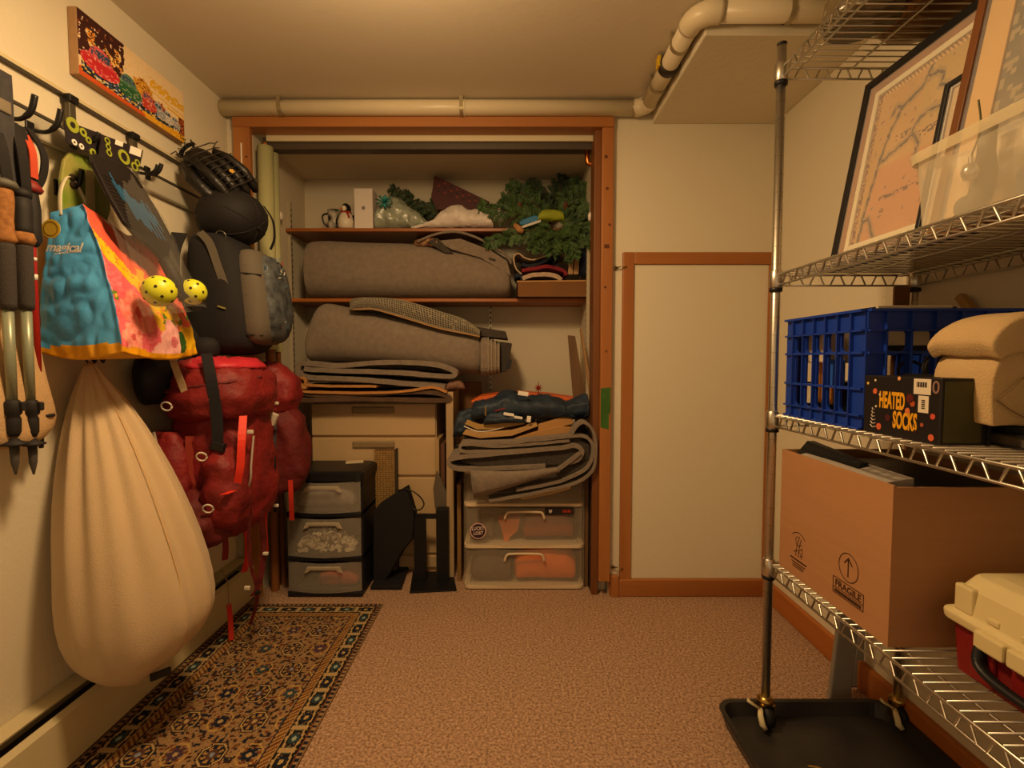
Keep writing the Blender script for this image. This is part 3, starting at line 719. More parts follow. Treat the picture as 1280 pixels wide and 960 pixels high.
for (s0, s1, t0, t1) in ((.30, .48, .78, 1.0), (.66, .95, .62, .98)):
    q = [bil(A2, B2, B, A, s, t)+nx*.0042 for s, t in ((s0, t0), (s1, t0), (s1, t1), (s0, t1))]
    MB().prism(q, nx*.0006).build('price_sticker', m_white, hc)
# paddle: head narrows to a handle, leaning out over the tote
ax_top = P(136, 200, X=-1.175); ax_bot = P(233, 374, X=-.99)
ad = (ax_bot-ax_top); L = ad.length; ad.normalize()
sd = V(0, 1, 0); sd = (sd-ad*sd.dot(ad)).normalized(); an = sd.cross(ad).normalized()
if an.x < 0: an = -an
def ppt(a, b, h=0): return ax_top+ad*(a*L)+sd*b+an*h
prof2 = [(.0, .052), (.02, .075), (.08, .09), (.30, .10), (.48, .098), (.58, .075), (.66, .032), (.72, .017), (1.0, .019)]
def outline(sc=1): return [ppt(a, -b*sc-.0) for a, b in prof2]+[ppt(a, b*sc) for a, b in reversed(prof2)]
pd = MB().prism([p-an*.006 for p in outline()], an*.012).build('paddle', M('graphite_face', '1c191a', .35, var=.25, vs=30), pk, bevel=.003)
MB().tube([ppt(.70, 0), ppt(.78, 0), ppt(1.0, 0)], [.016, .018, .02], 10).build('handle', m_grip, pd, smooth=True)
for i in range(16):
    b = -.055+i*.0075; a0 = .10+.10*hsh(i, 1)+.012*i; a1 = a0+.12+.16*hsh(i, 2)
    MB().prism([ppt(a0, b, .0065), ppt(a0, b+.004, .0065), ppt(min(a1, .56), b+.006, .0065), ppt(min(a1, .56), b+.003, .0065)], an*.0008).build('blue_stroke', M('stroke_blue', '2f6590', .35), pd)
for i in range(14):
    a = .16+i*.028; MB().prism([ppt(a, -.085+.02*hsh(i, 5), .0066), ppt(a+.004, -.085, .0066), ppt(a+.03, .06+.03*hsh(i, 6), .0066), ppt(a+.026, .07, .0066)], an*.0005).build('dark_stroke', M('stroke_dark', '0e0d10', .4), pd)
m_ball = M('ball_yellow', 'c8cc2c', .4)
for cu, cv_, xx in ((199, 364, -.985), (241, 365, -.985)):
    c = P(cu, cv_, X=xx); r = .043 if cu < 220 else .039
    b = MB().lathe([(r*math.sin(math.pi*i/14), -r*math.cos(math.pi*i/14)) for i in range(15)], c, (0, 0, 1), 24).build('pickleball', m_ball, pk, smooth=True)
    for k in range(26):
        zz = 1-2*(k+.5)/26; ph = k*2.399; dv = V(math.sqrt(1-zz*zz)*math.cos(ph), math.sqrt(1-zz*zz)*math.sin(ph), zz)
        MB().lathe([(.0042, r-.0006), (.0042, r+.0004)], c, dv, 8).build('hole', m_ink, b)
# film: front and back sheets bulging round paddle and balls
fa = [P(122, 200, X=-1.185), P(174, 215, X=-1.185), P(259, 385, X=-.97), P(186, 392, X=-.965)]
g = MB(); grid = []
for i in range(15):
    row = []
    for j in range(11):
        s, t = j/10, i/14; p = bil(fa[0], fa[1], fa[2], fa[3], s, t)+an*(.03*math.sin(math.pi*s)*math.sin(math.pi*min(1, t*1.1))+.03*t*math.sin(math.pi*s)+.009*noise.noise(V(s*7+t*3, t*9, 2)))
        row.append(p)
    grid.append(row)
MB().sheet(grid).build('clear_bag', m_film, pk, smooth=True)
grid2 = [[bil(fa[0], fa[1], fa[2], fa[3], j/10, i/14)-an*(.02*math.sin(math.pi*j/10)*(1-i/14)+.02) for j in range(11)] for i in range(15)]
MB().sheet(grid2).build('clear_bag', m_film, pk, smooth=True)
# second package behind with lime green paddle
pk2 = thing('paddle_package', (-1.24, 1.42, 1.4), 'package with lime green paddle behind the black paddle package', 'paddle set')
A, B, A2, B2 = P(79, 150, X=-1.215), P(127, 168, X=-1.215), P(82, 178, X=-1.21), P(124, 197, X=-1.21)
hc = quad(pk2, A2, B2, B, A)
nx2 = V(1, 0, 0)
for (s, t, r) in ((.18, .9, .02), (.45, .75, .012), (.6, .5, .010), (.2, .15, .008), (.4, .1, .008), (.75, .05, .012)):
    MB().lathe([(r*.45, .0), (r, 0), (r, .002), (r*.45, .002), (r*.45, 0)], bil(A2, B2, B, A, s, t)+nx2*.004, nx2, 14, caps=False).build('lime_ring', m_lime if r > .009 else m_white, hc)
X2 = -1.245
ol = [P(u, v, X=X2) for u, v in ((76, 200), (84, 190), (112, 196), (124, 210), (132, 232), (135, 262), (128, 285), (90, 290), (74, 262), (72, 225))]
MB().prism(ol, (.010, 0, 0)).build('paddle', M('lime_paddle', '6f8a2a', .35, var=.75, vs=9, col2='a79a5c'), pk2, bevel=.003)
for u, v in ((90, 222), (91, 231)):
    MB().lathe([(.010, 0), (.010, .004), (.004, .007)], P(u, v, X=X2+.011), (1, 0, 0), 12).build('hole_mark', m_ink, pk2)
MB().prism([P(u, v, X=X2+.02) for u, v in ((107, 212), (117, 214), (119, 280), (107, 280))], (.002, 0, 0)).build('edge_stripe', M('stripe_pale', 'b9ad84', .5), pk2)

# laundry sack
lb = thing('laundry_sack', (-1.1, 1.44, .2), 'large full beige cotton laundry sack hanging from wire hooks', 'sack')
rg = []; Nn = 96
zt, zb = 1.105, .178
rows = [(0, .012, .014, -1.238), (.04, .022, .026, -1.232), (.10, .05, .055, -1.215), (.2, .085, .09, -1.19), (.35, .125, .13, -1.155), (.5, .155, .16, -1.125), (.65, .176, .18, -1.103), (.78, .185, .188, -1.09), (.88, .172, .176, -1.088), (.94, .14, .145, -1.09), (.98, .09, .095, -1.095), (1, .03, .04, -1.10)]
rings = []
for (t, a, b, cx) in rows:
    cy = 1.456-.02*min(1, t*2); z = zt+(zb-zt)*t; ring = []
    for j in range(Nn):
        an_ = 2*math.pi*j/Nn
        pl = 1+(.16*(1-t)**1.0+.014)*math.sin(an_*10+1.2*math.sin(t*4))*(.55+.45*math.sin(an_*3+2))+.05*(1-t)*math.sin(an_*17+2*t)+.03*noise.noise(V(math.cos(an_)*2, math.sin(an_)*2, t*4))
        if t > .6: pl += .03*math.sin(an_*13+t*9)*math.sin((t-.6)/.4*math.pi)*(.5+.5*math.sin(an_*2))
        ring.append(V(cx+a*pl*math.cos(an_), cy+b*pl*math.sin(an_), z+.05*max(0, math.cos(an_-.5))*(t > .85)))
    rings.append(ring)
m_cotton = M('natural_cotton', 'c6ae8a', .92, var=.06, vs=6, bump=.25, bs=350, sheen=.1)
MB().loft(rings).build('sack_body', m_cotton, lb, smooth=True, sub=1)
def lbp(t, ang, k=1.02):
    for i in range(len(rows)-1):
        if rows[i][0] <= t <= rows[i+1][0]:
            f = (t-rows[i][0])/(rows[i+1][0]-rows[i][0]); a, b, cx = [rows[i][q]+(rows[i+1][q]-rows[i][q])*f for q in (1, 2, 3)]
            return V(cx+a*k*math.cos(ang), 1.456-.02*min(1, t*2)+b*k*math.sin(ang), zt+(zb-zt)*t)
MB().tube([lbp(t/20, R(-22), 1.012) for t in range(2, 18)], .0014, 5).build('side_seam', M('cotton_seam', 'd8b27a', .9), lb, smooth=True)
MB().tube([V(-1.245, 1.44, 1.13), V(-1.24, 1.452, 1.10), V(-1.236, 1.468, 1.10), V(-1.245, 1.476, 1.13)], .0025, 6).build('draw_cord', M('dark_cord', '2e2620', .8), lb)
MB().obox(lbp(.945, R(-38), .985), (.05, .012, .02), Matrix.Rotation(R(48), 3, 'Z')).build('black_tag', m_hook, lb, bevel=.003)
# ---------------- packs on the left wall ----------------
def ribbon(mb, pts, wd, th=.003, side=(0, 1, 0), n=5):
    pa = smooth_path(pts, n); sv = Vector(side).normalized()*wd
    return mb.strip([p-sv/2 for p in pa], th, sv)
# baseball glove
m_glove = M('black_leather', '1c1917', .42, var=.3, vs=25, bump=.3, bs=60); m_lace = M('rawhide_lace', '2a2420', .6)
gl = thing('baseball_glove', (-1.16, 1.93, 1.75), 'black leather baseball glove hanging above the black cap', 'glove')
g0, g1 = P(243, 196, X=-1.215), P(296, 243, X=-1.085)
gd = (g1-g0).normalized(); gs = V(.45, .75, .55); gs = (gs-gd*gs.dot(gd)).normalized(); gn = gd.cross(gs).normalized()
if gn.y > 0: gn = -gn
GL = (g1-g0).length
gp = lambda a, b, c=0: g0+gd*a*GL+gs*b+gn*c
palm = []
for a, wd, th in ((-.12, .030, .030), (0, .052, .040), (.2, .068, .048), (.5, .078, .05), (.8, .080, .045), (1.0, .066, .036), (1.1, .04, .02)):
    palm.append([gp(a, wd*math.cos(q), th*math.sin(q)) for q in [2*math.pi*j/20 for j in range(20)]])
MB().loft(palm).rough(.006, 30, 1).build('palm', m_glove, gl, smooth=True, sub=1)
MB().lathe([(.026, .0), (.032, .006), (.034, .012)], gp(-.13, 0, .0), -gd, 16, caps=False).build('wrist_opening', M('glove_hole', '0b0a0a', .9), gl, smooth=True)
for k in range(4):
    b = -.052+k*.036
    MB().tube([gp(.15, b, .035), gp(.45, b*1.15, .055), gp(.8, b*1.25, .052), gp(1.08, b*1.2, .03), gp(1.16, b*1.2, .01)], [.012, .017, .019, .018, .011], 10).build('finger', m_glove, gl, smooth=True)
MB().tube([gp(.05, -.055, 0), gp(.35, -.092, .01), gp(.75, -.10, .012), gp(1.0, -.085, .01)], [.018, .024, .024, .014], 10).build('thumb', m_glove, gl, smooth=True)
g = MB()
for k in range(9):
    a = .0+k*.12; g.tube([gp(a, -.06, .052), gp(a+.03, -.03, .072), gp(a+.05, .0, .07), gp(a+.08, .04, .074), gp(a+.06, .075, .05)], .0022, 5)
for k in range(8):
    a = -.1+k*.16; b = .075 if k % 2 else -.06
    g.tube([gp(a, b, .02), gp(a-.02, b*1.25, .045), gp(a-.05, b*1.5, .03)], .002, 5)
for k in range(8):
    q = k*math.pi/4; g.tube([gp(-.14, .032*math.cos(q), .032*math.sin(q)), gp(-.22, .042*math.cos(q+.3), .042*math.sin(q+.3)), gp(-.14, .038*math.cos(q+.6), .038*math.sin(q+.6))], .0022, 5)
g.build('lacing', m_lace, gl, smooth=True)
MB().lathe([(.010, 0), (.010, .002)], gp(.72, .01, .072), gn, 5).build('gold_patch', M('gold_patch', 'c79a3a', .5), gl)

# black cap
cc = P(301, 276, X=-1.075)
cpn = thing('cap', (cc.x, cc.y, cc.z-.1), 'round black cap hung over the top of the daypack', 'cap')
m_cap = M('cap_black', '161314', .75, var=.2, vs=10, bump=.1, bs=300)
axc = V(.62, -.1, -.25).normalized(); a1 = axc.orthogonal().normalized()
mb = MB().lathe([(.128, -.07), (.132, -.045), (.130, -.01), (.118, .035), (.092, .072), (.055, .095), (.02, .102), (.001, .1025)], cc-axc*.02, axc, 24)
mb.v = [V(p.x, p.y, cc.z+(p.z-cc.z)*.86) for p in mb.v]
co = mb.build('crown', m_cap, cpn, smooth=True)
MB().lathe([(.006, .082), (.008, .086), (.003, .09)], cc-axc*.0, axc, 10).build('button', m_cap, co, smooth=True)
g = MB()
for k in range(6):
    q = k*math.pi/3; dv = (a1*math.cos(q)+axc.cross(a1)*math.sin(q))
    pts = [cc-axc*.02+axc*h+dv*(r+.001) for r, h in ((.132, -.045), (.118, .035), (.092, .072), (.055, .095), (.01, .1025))]
    g.tube([V(p.x, p.y, cc.z+(p.z-cc.z)*.86) for p in pts], .0018, 5)
g.build('panel_seam', M('cap_seam', '262122', .8), co, smooth=True)
g = MB(); ribbon(g, [P(330, 258, X=-1.02), P(341, 276, X=-1.0), P(343, 298, X=-1.0), P(338, 312, X=-1.02)], .016, .003); g.build('strap', m_webb, cpn)

# grey and black daypack
dp = thing('daypack', (-1.1, 2.0, 1.13), 'black and grey daypack with dark patterned front panel', 'backpack')
m_dpk = M('pack_black', '1b1a1c', .8, bump=.2, bs=250, var=.2, vs=8); m_dpg = M('pack_grey', '5d564a', .8, bump=.2, bs=250); m_camo = M('pack_pattern', '23262b', .7, var=1, vs=26, col2='5c6266', bump=.15, bs=200)
rg = [(-1.16, 1.98, 1.60, .05, .07), (-1.15, 1.985, 1.58, .09, .11), (-1.135, 2.0, 1.52, .115, .135), (-1.125, 2.0, 1.44, .13, .145), (-1.12, 2.0, 1.33, .138, .15), (-1.115, 2.0, 1.23, .142, .15), (-1.12, 2.0, 1.16, .135, .145), (-1.13, 2.0, 1.128, .10, .11)]
MB().loft(blob(rg, 28, 2.8)).rough(.008, 12, 2).build('body', m_dpk, dp, smooth=True, sub=1)
rg = [(-1.03, 2.0, 1.545, .03, .07), (-1.02, 2.0, 1.52, .05, .10), (-1.0, 2.0, 1.42, .062, .115), (-.99, 2.0, 1.30, .066, .12), (-.99, 2.0, 1.21, .062, .115), (-1.0, 2.0, 1.165, .04, .09)]
fp = MB().loft(blob(rg, 24, 2.6)).rough(.005, 15, 6).build('front_pocket', m_dpg, dp, smooth=True, sub=1)
rg = [(-.985, 2.02, 1.53, .025, .06), (-.965, 2.02, 1.48, .036, .09), (-.955, 2.02, 1.38, .042, .10), (-.95, 2.02, 1.27, .042, .105), (-.96, 2.02, 1.20, .035, .09), (-.975, 2.02, 1.175, .02, .06)]
cm = MB().loft(blob(rg, 22, 2.6)).rough(.004, 18, 8).build('patterned_panel', m_camo, dp, smooth=True, sub=1)
flk = ['7a8f9a', 'a8401c', 'b9b7a8', '3f5a78', '8a9a90', '59664f']
for k in range(26):
    z = 1.21+.31*hsh(k, 1); y = 1.93+.13*hsh(k, 2); x = -.915-.02*abs(y-2.02)/.1-.02*max(0, (z-1.42)/.1)
    MB().obox((x+.002-.012*abs((y-2.02)/.09)**2, y, z), (.003, .006+.012*hsh(k, 3), .003+.004*hsh(k, 4)), Matrix.Rotation(hsh(k, 5)*2, 3, 'X')).build('fleck', M('fleck_'+flk[k % 6], flk[k % 6], .7), cm)
g = MB()
for zz in (1.44, 1.36, 1.28, 1.21):
    g.tube([V(-1.045, 1.90, zz), V(-1.0, 1.885, zz-.004), V(-.955, 1.91, zz-.006)], .003, 5)
g.build('compression_cord', m_webb, fp, smooth=True)
g = MB(); ribbon(g, [V(-1.23, 1.86, 1.58), V(-1.25, 1.845, 1.50), V(-1.245, 1.84, 1.38), V(-1.22, 1.84, 1.26), V(-1.18, 1.845, 1.18)], .05, .012, (.9, .4, 0)); g.build('shoulder_strap', m_dpk, dp, bevel=.003)
g = MB(); ribbon(g, [V(-1.16, 1.868, 1.585), V(-1.12, 1.862, 1.54), V(-1.085, 1.858, 1.44), V(-1.06, 1.865, 1.36)], .028, .004, (.8, .1, .4)); g.build('grey_strap', m_dpg, dp)
MB().tube(arc(P(282, 297, X=-1.10)+V(.0, -.03, 0), .018, 0, 350, 14, V(.6, .2, -.75).normalized(), V(.5, -.1, .3).normalized()), .0025, 6).build('carabiner', M('grey_metal', '7a786c', .3, .8), dp, smooth=True)
MB().obox(V(-1.075, 1.847, 1.305), (.03, .003, .006), Matrix.Rotation(.3, 3, 'Y')).build('pull_tab', M('olive_tab', '8a8448', .7), dp)
rg = [(-1.15, 1.87, 1.20, .05, .04), (-1.15, 1.86, 1.16, .06, .05), (-1.155, 1.865, 1.12, .05, .04), (-1.16, 1.87, 1.09, .02, .02)]
MB().loft(blob(rg, 16)).rough(.008, 25, 4).build('side_pocket', m_dpk, dp, smooth=True, sub=1)

# navy stuff bag behind
nb = thing('duffel_bag', (-1.2, 1.72, .95), 'dark navy bag hanging between the laundry sack and red backpack', 'bag')
rg = [(-1.235, 1.72, 1.16, .02, .03), (-1.225, 1.72, 1.13, .05, .08), (-1.215, 1.72, 1.08, .065, .115), (-1.215, 1.72, 1.02, .06, .11), (-1.225, 1.72, .975, .05, .08), (-1.24, 1.72, .955, .03, .04)]
MB().loft(blob(rg, 22)).rough(.014, 16, 5).build('bag_body', M('navy_nylon', '151a26', .6, var=.3, vs=10, bump=.15, bs=80), nb, smooth=True, sub=1)
g = MB(); ribbon(g, [V(-1.25, 1.72, 1.15), V(-1.255, 1.735, 1.25), V(-1.26, 1.72, 1.30)], .02, .003); g.build('hang_strap', m_webb, nb)

# large red hiking backpack
m_red = M('red_nylon', '8a1f20', .6, var=.45, vs=9, bump=.9, bs=22); m_redb = M('bright_red_nylon', 'c22a3a', .5, var=.25, vs=12); m_redweb = M('red_webbing', 'c02a18', .7); m_drk = M('maroon_nylon', '6a1a1a', .7, var=.4, vs=10, bump=.9, bs=22)
m_mesh = M('pale_mesh', 'b9ad9a', .8, bump=.3, bs=300); m_bck = M('buckle_white', 'cfc6b4', .4)
rp = thing('hiking_backpack', (-1.09, 1.85, .45), 'large red hiking backpack with dangling straps beside the laundry sack', 'backpack')
rg = [(-1.10, 1.86, 1.06, .07, .08), (-1.09, 1.86, 1.03, .11, .12), (-1.08, 1.855, .95, .135, .145), (-1.075, 1.85, .84, .145, .155), (-1.07, 1.85, .72, .15, .16), (-1.07, 1.85, .60, .15, .158), (-1.08, 1.85, .52, .135, .14), (-1.10, 1.85, .475, .09, .10)]
body = MB().loft(blob(dense(rg), 48, 2.7)).crumple(.016, 13, 9).build('body', m_red, rp, smooth=True)
rg = [(-1.09, 1.83, 1.105, .06, .08), (-1.075, 1.825, 1.095, .12, .13), (-1.06, 1.82, 1.05, .155, .16), (-1.055, 1.81, .98, .16, .165), (-1.06, 1.815, .92, .145, .15), (-1.07, 1.82, .895, .10, .11)]
lid = MB().loft(blob(dense(rg), 48, 2.8)).crumple(.012, 14, 12).build('lid', m_red, rp, smooth=True)
rg = [(-1.07, 1.82, 1.118, .04, .05), (-1.06, 1.82, 1.11, .10, .11), (-1.05, 1.82, 1.085, .13, .14), (-1.06, 1.82, 1.07, .10, .11)]
MB().loft(blob(dense(rg), 48)).crumple(.012, 18, 3).build('lid_liner', m_redb, lid, smooth=True)
MB().tube(smooth_path([V(-1.19, 1.68, 1.0), V(-1.08, 1.648, 1.018), V(-.96, 1.67, 1.035), V(-.90, 1.78, 1.05)], 6), .006, 6).build('lid_zip', m_drk, lid, smooth=True)
rg = [(-1.18, 1.71, .86, .04, .03), (-1.18, 1.695, .80, .065, .05), (-1.175, 1.69, .68, .075, .06), (-1.175, 1.70, .58, .06, .05), (-1.18, 1.71, .53, .03, .03)]
MB().loft(blob(dense(rg), 48)).crumple(.012, 16, 14).build('side_pocket', m_red, rp, smooth=True)
rg = [(-1.0, 1.70, .80, .03, .04), (-.985, 1.69, .76, .06, .06), (-.98, 1.685, .66, .07, .07), (-.985, 1.69, .57, .065, .06), (-1.0, 1.70, .52, .035, .03)]
MB().loft(blob(dense(rg), 48)).crumple(.012, 16, 17).build('side_pocket', m_red, rp, smooth=True)
rg = [(-1.10, 1.70, .66, .03, .03), (-1.09, 1.68, .62, .09, .06), (-1.08, 1.67, .56, .11, .075), (-1.08, 1.68, .50, .10, .07), (-1.09, 1.70, .465, .05, .04)]
MB().loft(blob(dense(rg), 48)).crumple(.013, 15, 20).build('bottom_pocket', m_drk, rp, smooth=True)
# pale mesh edges of the harness
g = MB(); ribbon(g, [V(-1.215, 1.655, .86), V(-1.19, 1.645, .78), V(-1.15, 1.64, .70), V(-1.12, 1.64, .66)], .035, .008, (.8, 0, .5)); g.build('mesh_strap', m_mesh, rp)
g = MB(); ribbon(g, [V(-1.16, 1.63, .58), V(-1.12, 1.615, .62), V(-1.07, 1.61, .64)], .03, .006, (.4, 0, .8)); g.build('mesh_strap', m_mesh, rp)
g = MB(); ribbon(g, [P(212, 432, X=-1.13), P(218, 455, X=-1.10), P(229, 485, X=-1.09), P(234, 496, X=-1.08)], .022, .003, (.9, .1, .2)); b_ = g.build('beige_strap', M('beige_web', 'b29a76', .8), rp)
MB().obox(P(216, 446, X=-1.105), (.032, .006, .022)).build('ladder_buckle', m_bck, b_, bevel=.003)
g = MB(); ribbon(g, [P(240, 452, X=-1.10), P(247, 470, X=-1.08), P(246, 488, X=-1.07), P(236, 496, X=-1.07)], .014, .003, (.8, .1, -.3)); g.build('beige_strap', M('beige_web', 'b29a76', .8), rp)
g = MB(); ribbon(g, [P(258, 442, X=-1.03), P(264, 475, X=-1.0), P(271, 520, X=-.99), P(272, 560, X=-.995)], .036, .004, (.95, .1, .05)); bk = g.build('black_strap', M('black_wide_web', '1c1b20', .8), rp)
MB().obox(P(273, 558, X=-.985), (.045, .02, .03), Matrix.Rotation(.3, 3, 'Y')).build('buckle', m_blackp, bk, bevel=.004)
def rstrap(pts, w=.018, m=m_redweb, nm='red_strap'):
    g = MB(); ribbon(g, [P(u, v, X=x) for u, v, x in pts], w, .003, (.8, .5, 0)); return g.build(nm, m, rp)
rstrap([(304, 520, -.92), (302, 550, -.905), (300, 585, -.91), (294, 610, -.93), (280, 618, -.94)], .024, M('bright_webbing', 'd8321c', .6))
rstrap([(238, 545, -1.10), (238, 590, -1.10), (240, 630, -1.09)], .03, M('dull_red_web', '8a2a1c', .8))
rstrap([(326, 640, -.93), (330, 680, -.94), (325, 725, -.96), (316, 745, -.98)], .02, m_drk)
rstrap([(318, 600, -.93), (312, 650, -.95), (312, 700, -.96), (322, 742, -.95), (313, 780, -1.0)], .012, m_drk)
rstrap([(307, 640, -.98), (310, 690, -.98), (305, 715, -1.0)], .02)
rstrap([(278, 658, -1.05), (282, 680, -1.05), (281, 700, -1.05)], .02, M('dull_red_web', '8a2a1c', .8))
MB().tube([P(u, v, X=x) for u, v, x in ((277, 712, -1.12), (285, 728, -1.11), (286, 760, -1.11))], .0022, 5).build('thin_cord', M('pale_cord', 'a08a78', .8), rp, smooth=True)
g = MB(); ribbon(g, [P(286, 755, X=-1.11), P(288, 775, X=-1.105), P(289, 800, X=-1.1)], .018, .003, (.7, .7, 0)); g.build('strap_end', m_redweb, rp)
rstrap([(260, 668, -1.07), (268, 680, -1.06), (276, 676, -1.06)], .016, m_blackp, 'black_loop')
MB().tube(smooth_path([P(317, 545, X=-.91), P(314, 580, X=-.90), P(313, 600, X=-.90), P(306, 622, X=-.93)], 5), .004, 6).build('grey_tube', M('pale_tube', '9a8c80', .5), rp, smooth=True)
for u, v, x in ((208, 508, -1.14), (252, 571, -1.03), (260, 636, -1.0), (276, 622, -.97)):
    c = P(u, v, X=x); MB().tube(arc(c, .015, 0, 360, 14, V(.9, .3, 0).normalized(), V(0, -.3, 1).normalized()), .003, 6).build('metal_ring', m_bck, rp, smooth=True)
for u, v, x in ((309, 735, -.95), (322, 741, -.94), (313, 540, -.905)):
    MB().obox(P(u, v, X=x), (.02, .012, .014)).build('buckle', m_bck if u != 322 else m_blackp, rp, bevel=.003)
# smaller maroon backpack deeper along the wall
rp2 = thing('hiking_backpack', (-1.06, 2.13, .55), 'smaller maroon backpack squeezed between the red backpack and closet post', 'backpack')
rg = [(-1.06, 2.13, 1.10, .04, .03), (-1.055, 2.13, 1.08, .09, .06), (-1.04, 2.13, 1.02, .115, .08), (-1.035, 2.13, .95, .12, .085), (-1.04, 2.13, .89, .10, .07)]
MB().loft(blob(dense(rg), 48, 2.6)).crumple(.012, 14, 31).build('lid', m_red, rp2, smooth=True)
rg = [(-1.03, 2.13, .90, .08, .06), (-1.02, 2.13, .85, .115, .08), (-1.01, 2.13, .74, .125, .085), (-1.01, 2.13, .63, .125, .085), (-1.02, 2.13, .56, .10, .07), (-1.03, 2.13, .54, .05, .04)]
MB().loft(blob(dense(rg), 48, 2.6)).crumple(.014, 14, 33).build('body', m_drk, rp2, smooth=True)
g = MB(); ribbon(g, [P(344, 525, X=-.95), P(343, 560, X=-.93), P(343, 600, X=-.93), P(344, 640, X=-.95)], .012, .003, (.9, .2, 0)); g.build('compression_strap', m_blackp, rp2)
for (pp_, m_, w_) in (([(333, 545, -.93), (333, 600, -.94), (331, 650, -.96), (333, 690, -.98)], m_redweb, .016), ([(363, 600, -.92), (364, 625, -.92), (365, 650, -.93)], m_redweb, .018)):
    g = MB(); ribbon(g, [P(u, v, X=x) for u, v, x in pp_], w_, .003, (.9, .3, 0)); g.build('red_strap', m_, rp2)
MB().obox(P(339, 523, X=-.93), (.045, .02, .05), Matrix.Rotation(.4, 3, 'Y')).build('mesh_patch', m_mesh, rp2, bevel=.006)
for u, v in ((345, 504), (345, 632), (332, 692)):
    MB().obox(P(u, v, X=-.935), (.02, .012, .012)).build('buckle', m_bck, rp2, bevel=.003)

# pale green rolls standing in the closet corner
m_roll = M('pale_green_paper', 'b4b484', .6, var=.1, vs=5)
for i, (u, r, y, vt, vb) in enumerate(((331.5, .035, 2.345, 184, 437), (342, .022, 2.41, 192, 440))):
    a = P(u, vt, Y=y); b = P(u, vb, Y=y); b.x = a.x
    t = thing('paper_roll', (a.x, y, 0), ['thick pale green paper roll standing beside the closet post', 'thinner pale green paper roll behind the thick one'][i], 'roll', 'pale green rolls in the closet corner')
    MB().lathe([(r, b.z), (r, a.z-.0), (r*.8, a.z), (r*.8, a.z-.04)], (a.x, y, 0), n=20, caps=False).build('rolled_sheet', m_roll, t, smooth=True)
    MB().lathe([(.008, b.z-.02), (.008, a.z+.02)], (a.x, y, 0), n=10).build('core_rod', m_woody, t)
    MB().lathe([(r*.55, 0.0), (r*.55, b.z+.02)], (a.x, y, 0), n=14).build('lower_core', M('brown_core', '8a5524', .6), t)
# ---------------- closet: upper shelf ----------------
def on1(u, y=2.72): q = P(u, 300, Y=y); return V(q.x, y, zs1)
m_porc = M('white_ceramic', 'd8cdb8', .35); m_blk = M('glossy_black', '161414', .35)
# penguin figurine
pc = on1(433, 2.70); k = .085/.13
pg = thing('penguin_figurine', pc, 'white penguin figurine with black head and red scarf on the closet shelf', 'figurine')
MB().lathe([(.030, 0), (.042, .012), (.044, .04), (.036, .07), (.026, .088), (.020, .095)], pc, n=20).build('body', m_porc, pg, smooth=True)
MB().lathe([(.018, .088), (.026, .10), (.027, .112), (.022, .128), (.010, .138), (.001, .14)], pc, n=18).build('head', m_blk, pg, smooth=True)
MB().lathe([(.018, -.003), (.014, .008), (.001, .012)], pc+V(-.005, -.02, .108), (-.2, -1, 0), 14).build('face', m_porc, pg, smooth=True)
MB().lathe([(.006, 0), (.001, .018)], pc+V(-.012, -.03, .104), (-.6, -.8, -.1), 8).build('beak', M('beak_orange', 'c87a24', .5), pg, smooth=True)
g = MB(); g.tube(arc(pc+V(0, 0, .09), .026, 0, 360, 16, V(1, 0, 0), V(0, 1, 0)), .005, 6); g.tube([pc+V(.01, -.028, .09), pc+V(.022, -.036, .075), pc+V(.03, -.04, .055)], .005, 6); g.build('scarf', M('scarf_red', '9c2a22', .8), pg, smooth=True)
for s in (-1, 1): MB().tube([pc+V(s*.035, 0, .075), pc+V(s*.046, -.004, .05), pc+V(s*.044, -.008, .028)], [.008, .010, .005], 8, flat=.5).build('wing', m_blk, pg, smooth=True)
# black and white mug
mc = on1(419, 2.76)
mg = thing('patterned_mug', mc, 'black and white patterned mug behind the penguin figurine', 'mug')
mo = MB().lathe([(.030, 0), (.034, .004), (.036, .06), (.038, .12), (.035, .12), (.032, .06), (.028, .006)], mc, n=22).build('cup', M('mug_pattern', 'd4cbb8', .35, var=1, vs=28, col2='141212', detail=0), mg, smooth=True)
MB().tube(smooth_path([mc+V(-.03, -.015, .10), mc+V(-.055, -.03, .085), mc+V(-.05, -.028, .045), mc+V(-.028, -.016, .03)], 5), .005, 8).build('handle', m_blk, mg, smooth=True)
# white gift box
x0, x1 = P(443, 280, Y=2.68).x, P(466, 280, Y=2.68).x
zt_ = P(455, 236, Y=2.68).z
wb_ = thing('white_box', ((x0+x1)/2, 2.73, zs1), 'tall white box with a small round emblem on the upper closet shelf', 'box')
MB().box(x0, x1, 2.68, 2.78, zs1, zt_).build('carton', M('white_card', 'd9cfc6', .6), wb_, bevel=.002)
MB().box(x0-.001, x1+.001, 2.679, 2.781, zt_-.006, zt_+.002).build('lid', M('white_card', 'd9cfc6', .6), wb_, bevel=.001)
lg = V((x0+x1)/2, 2.6795, P(455, 260, Y=2.68).z)
MB().lathe([(.006, 0), (.009, 0), (.009, .001), (.006, .001), (.006, 0)], lg, (0, -1, 0), 16, caps=False).build('emblem', m_ink, wb_)
MB().lathe([(.0035, 0), (.0035, .001)], lg, (0, -1, 0), 10).build('emblem', m_ink, wb_)
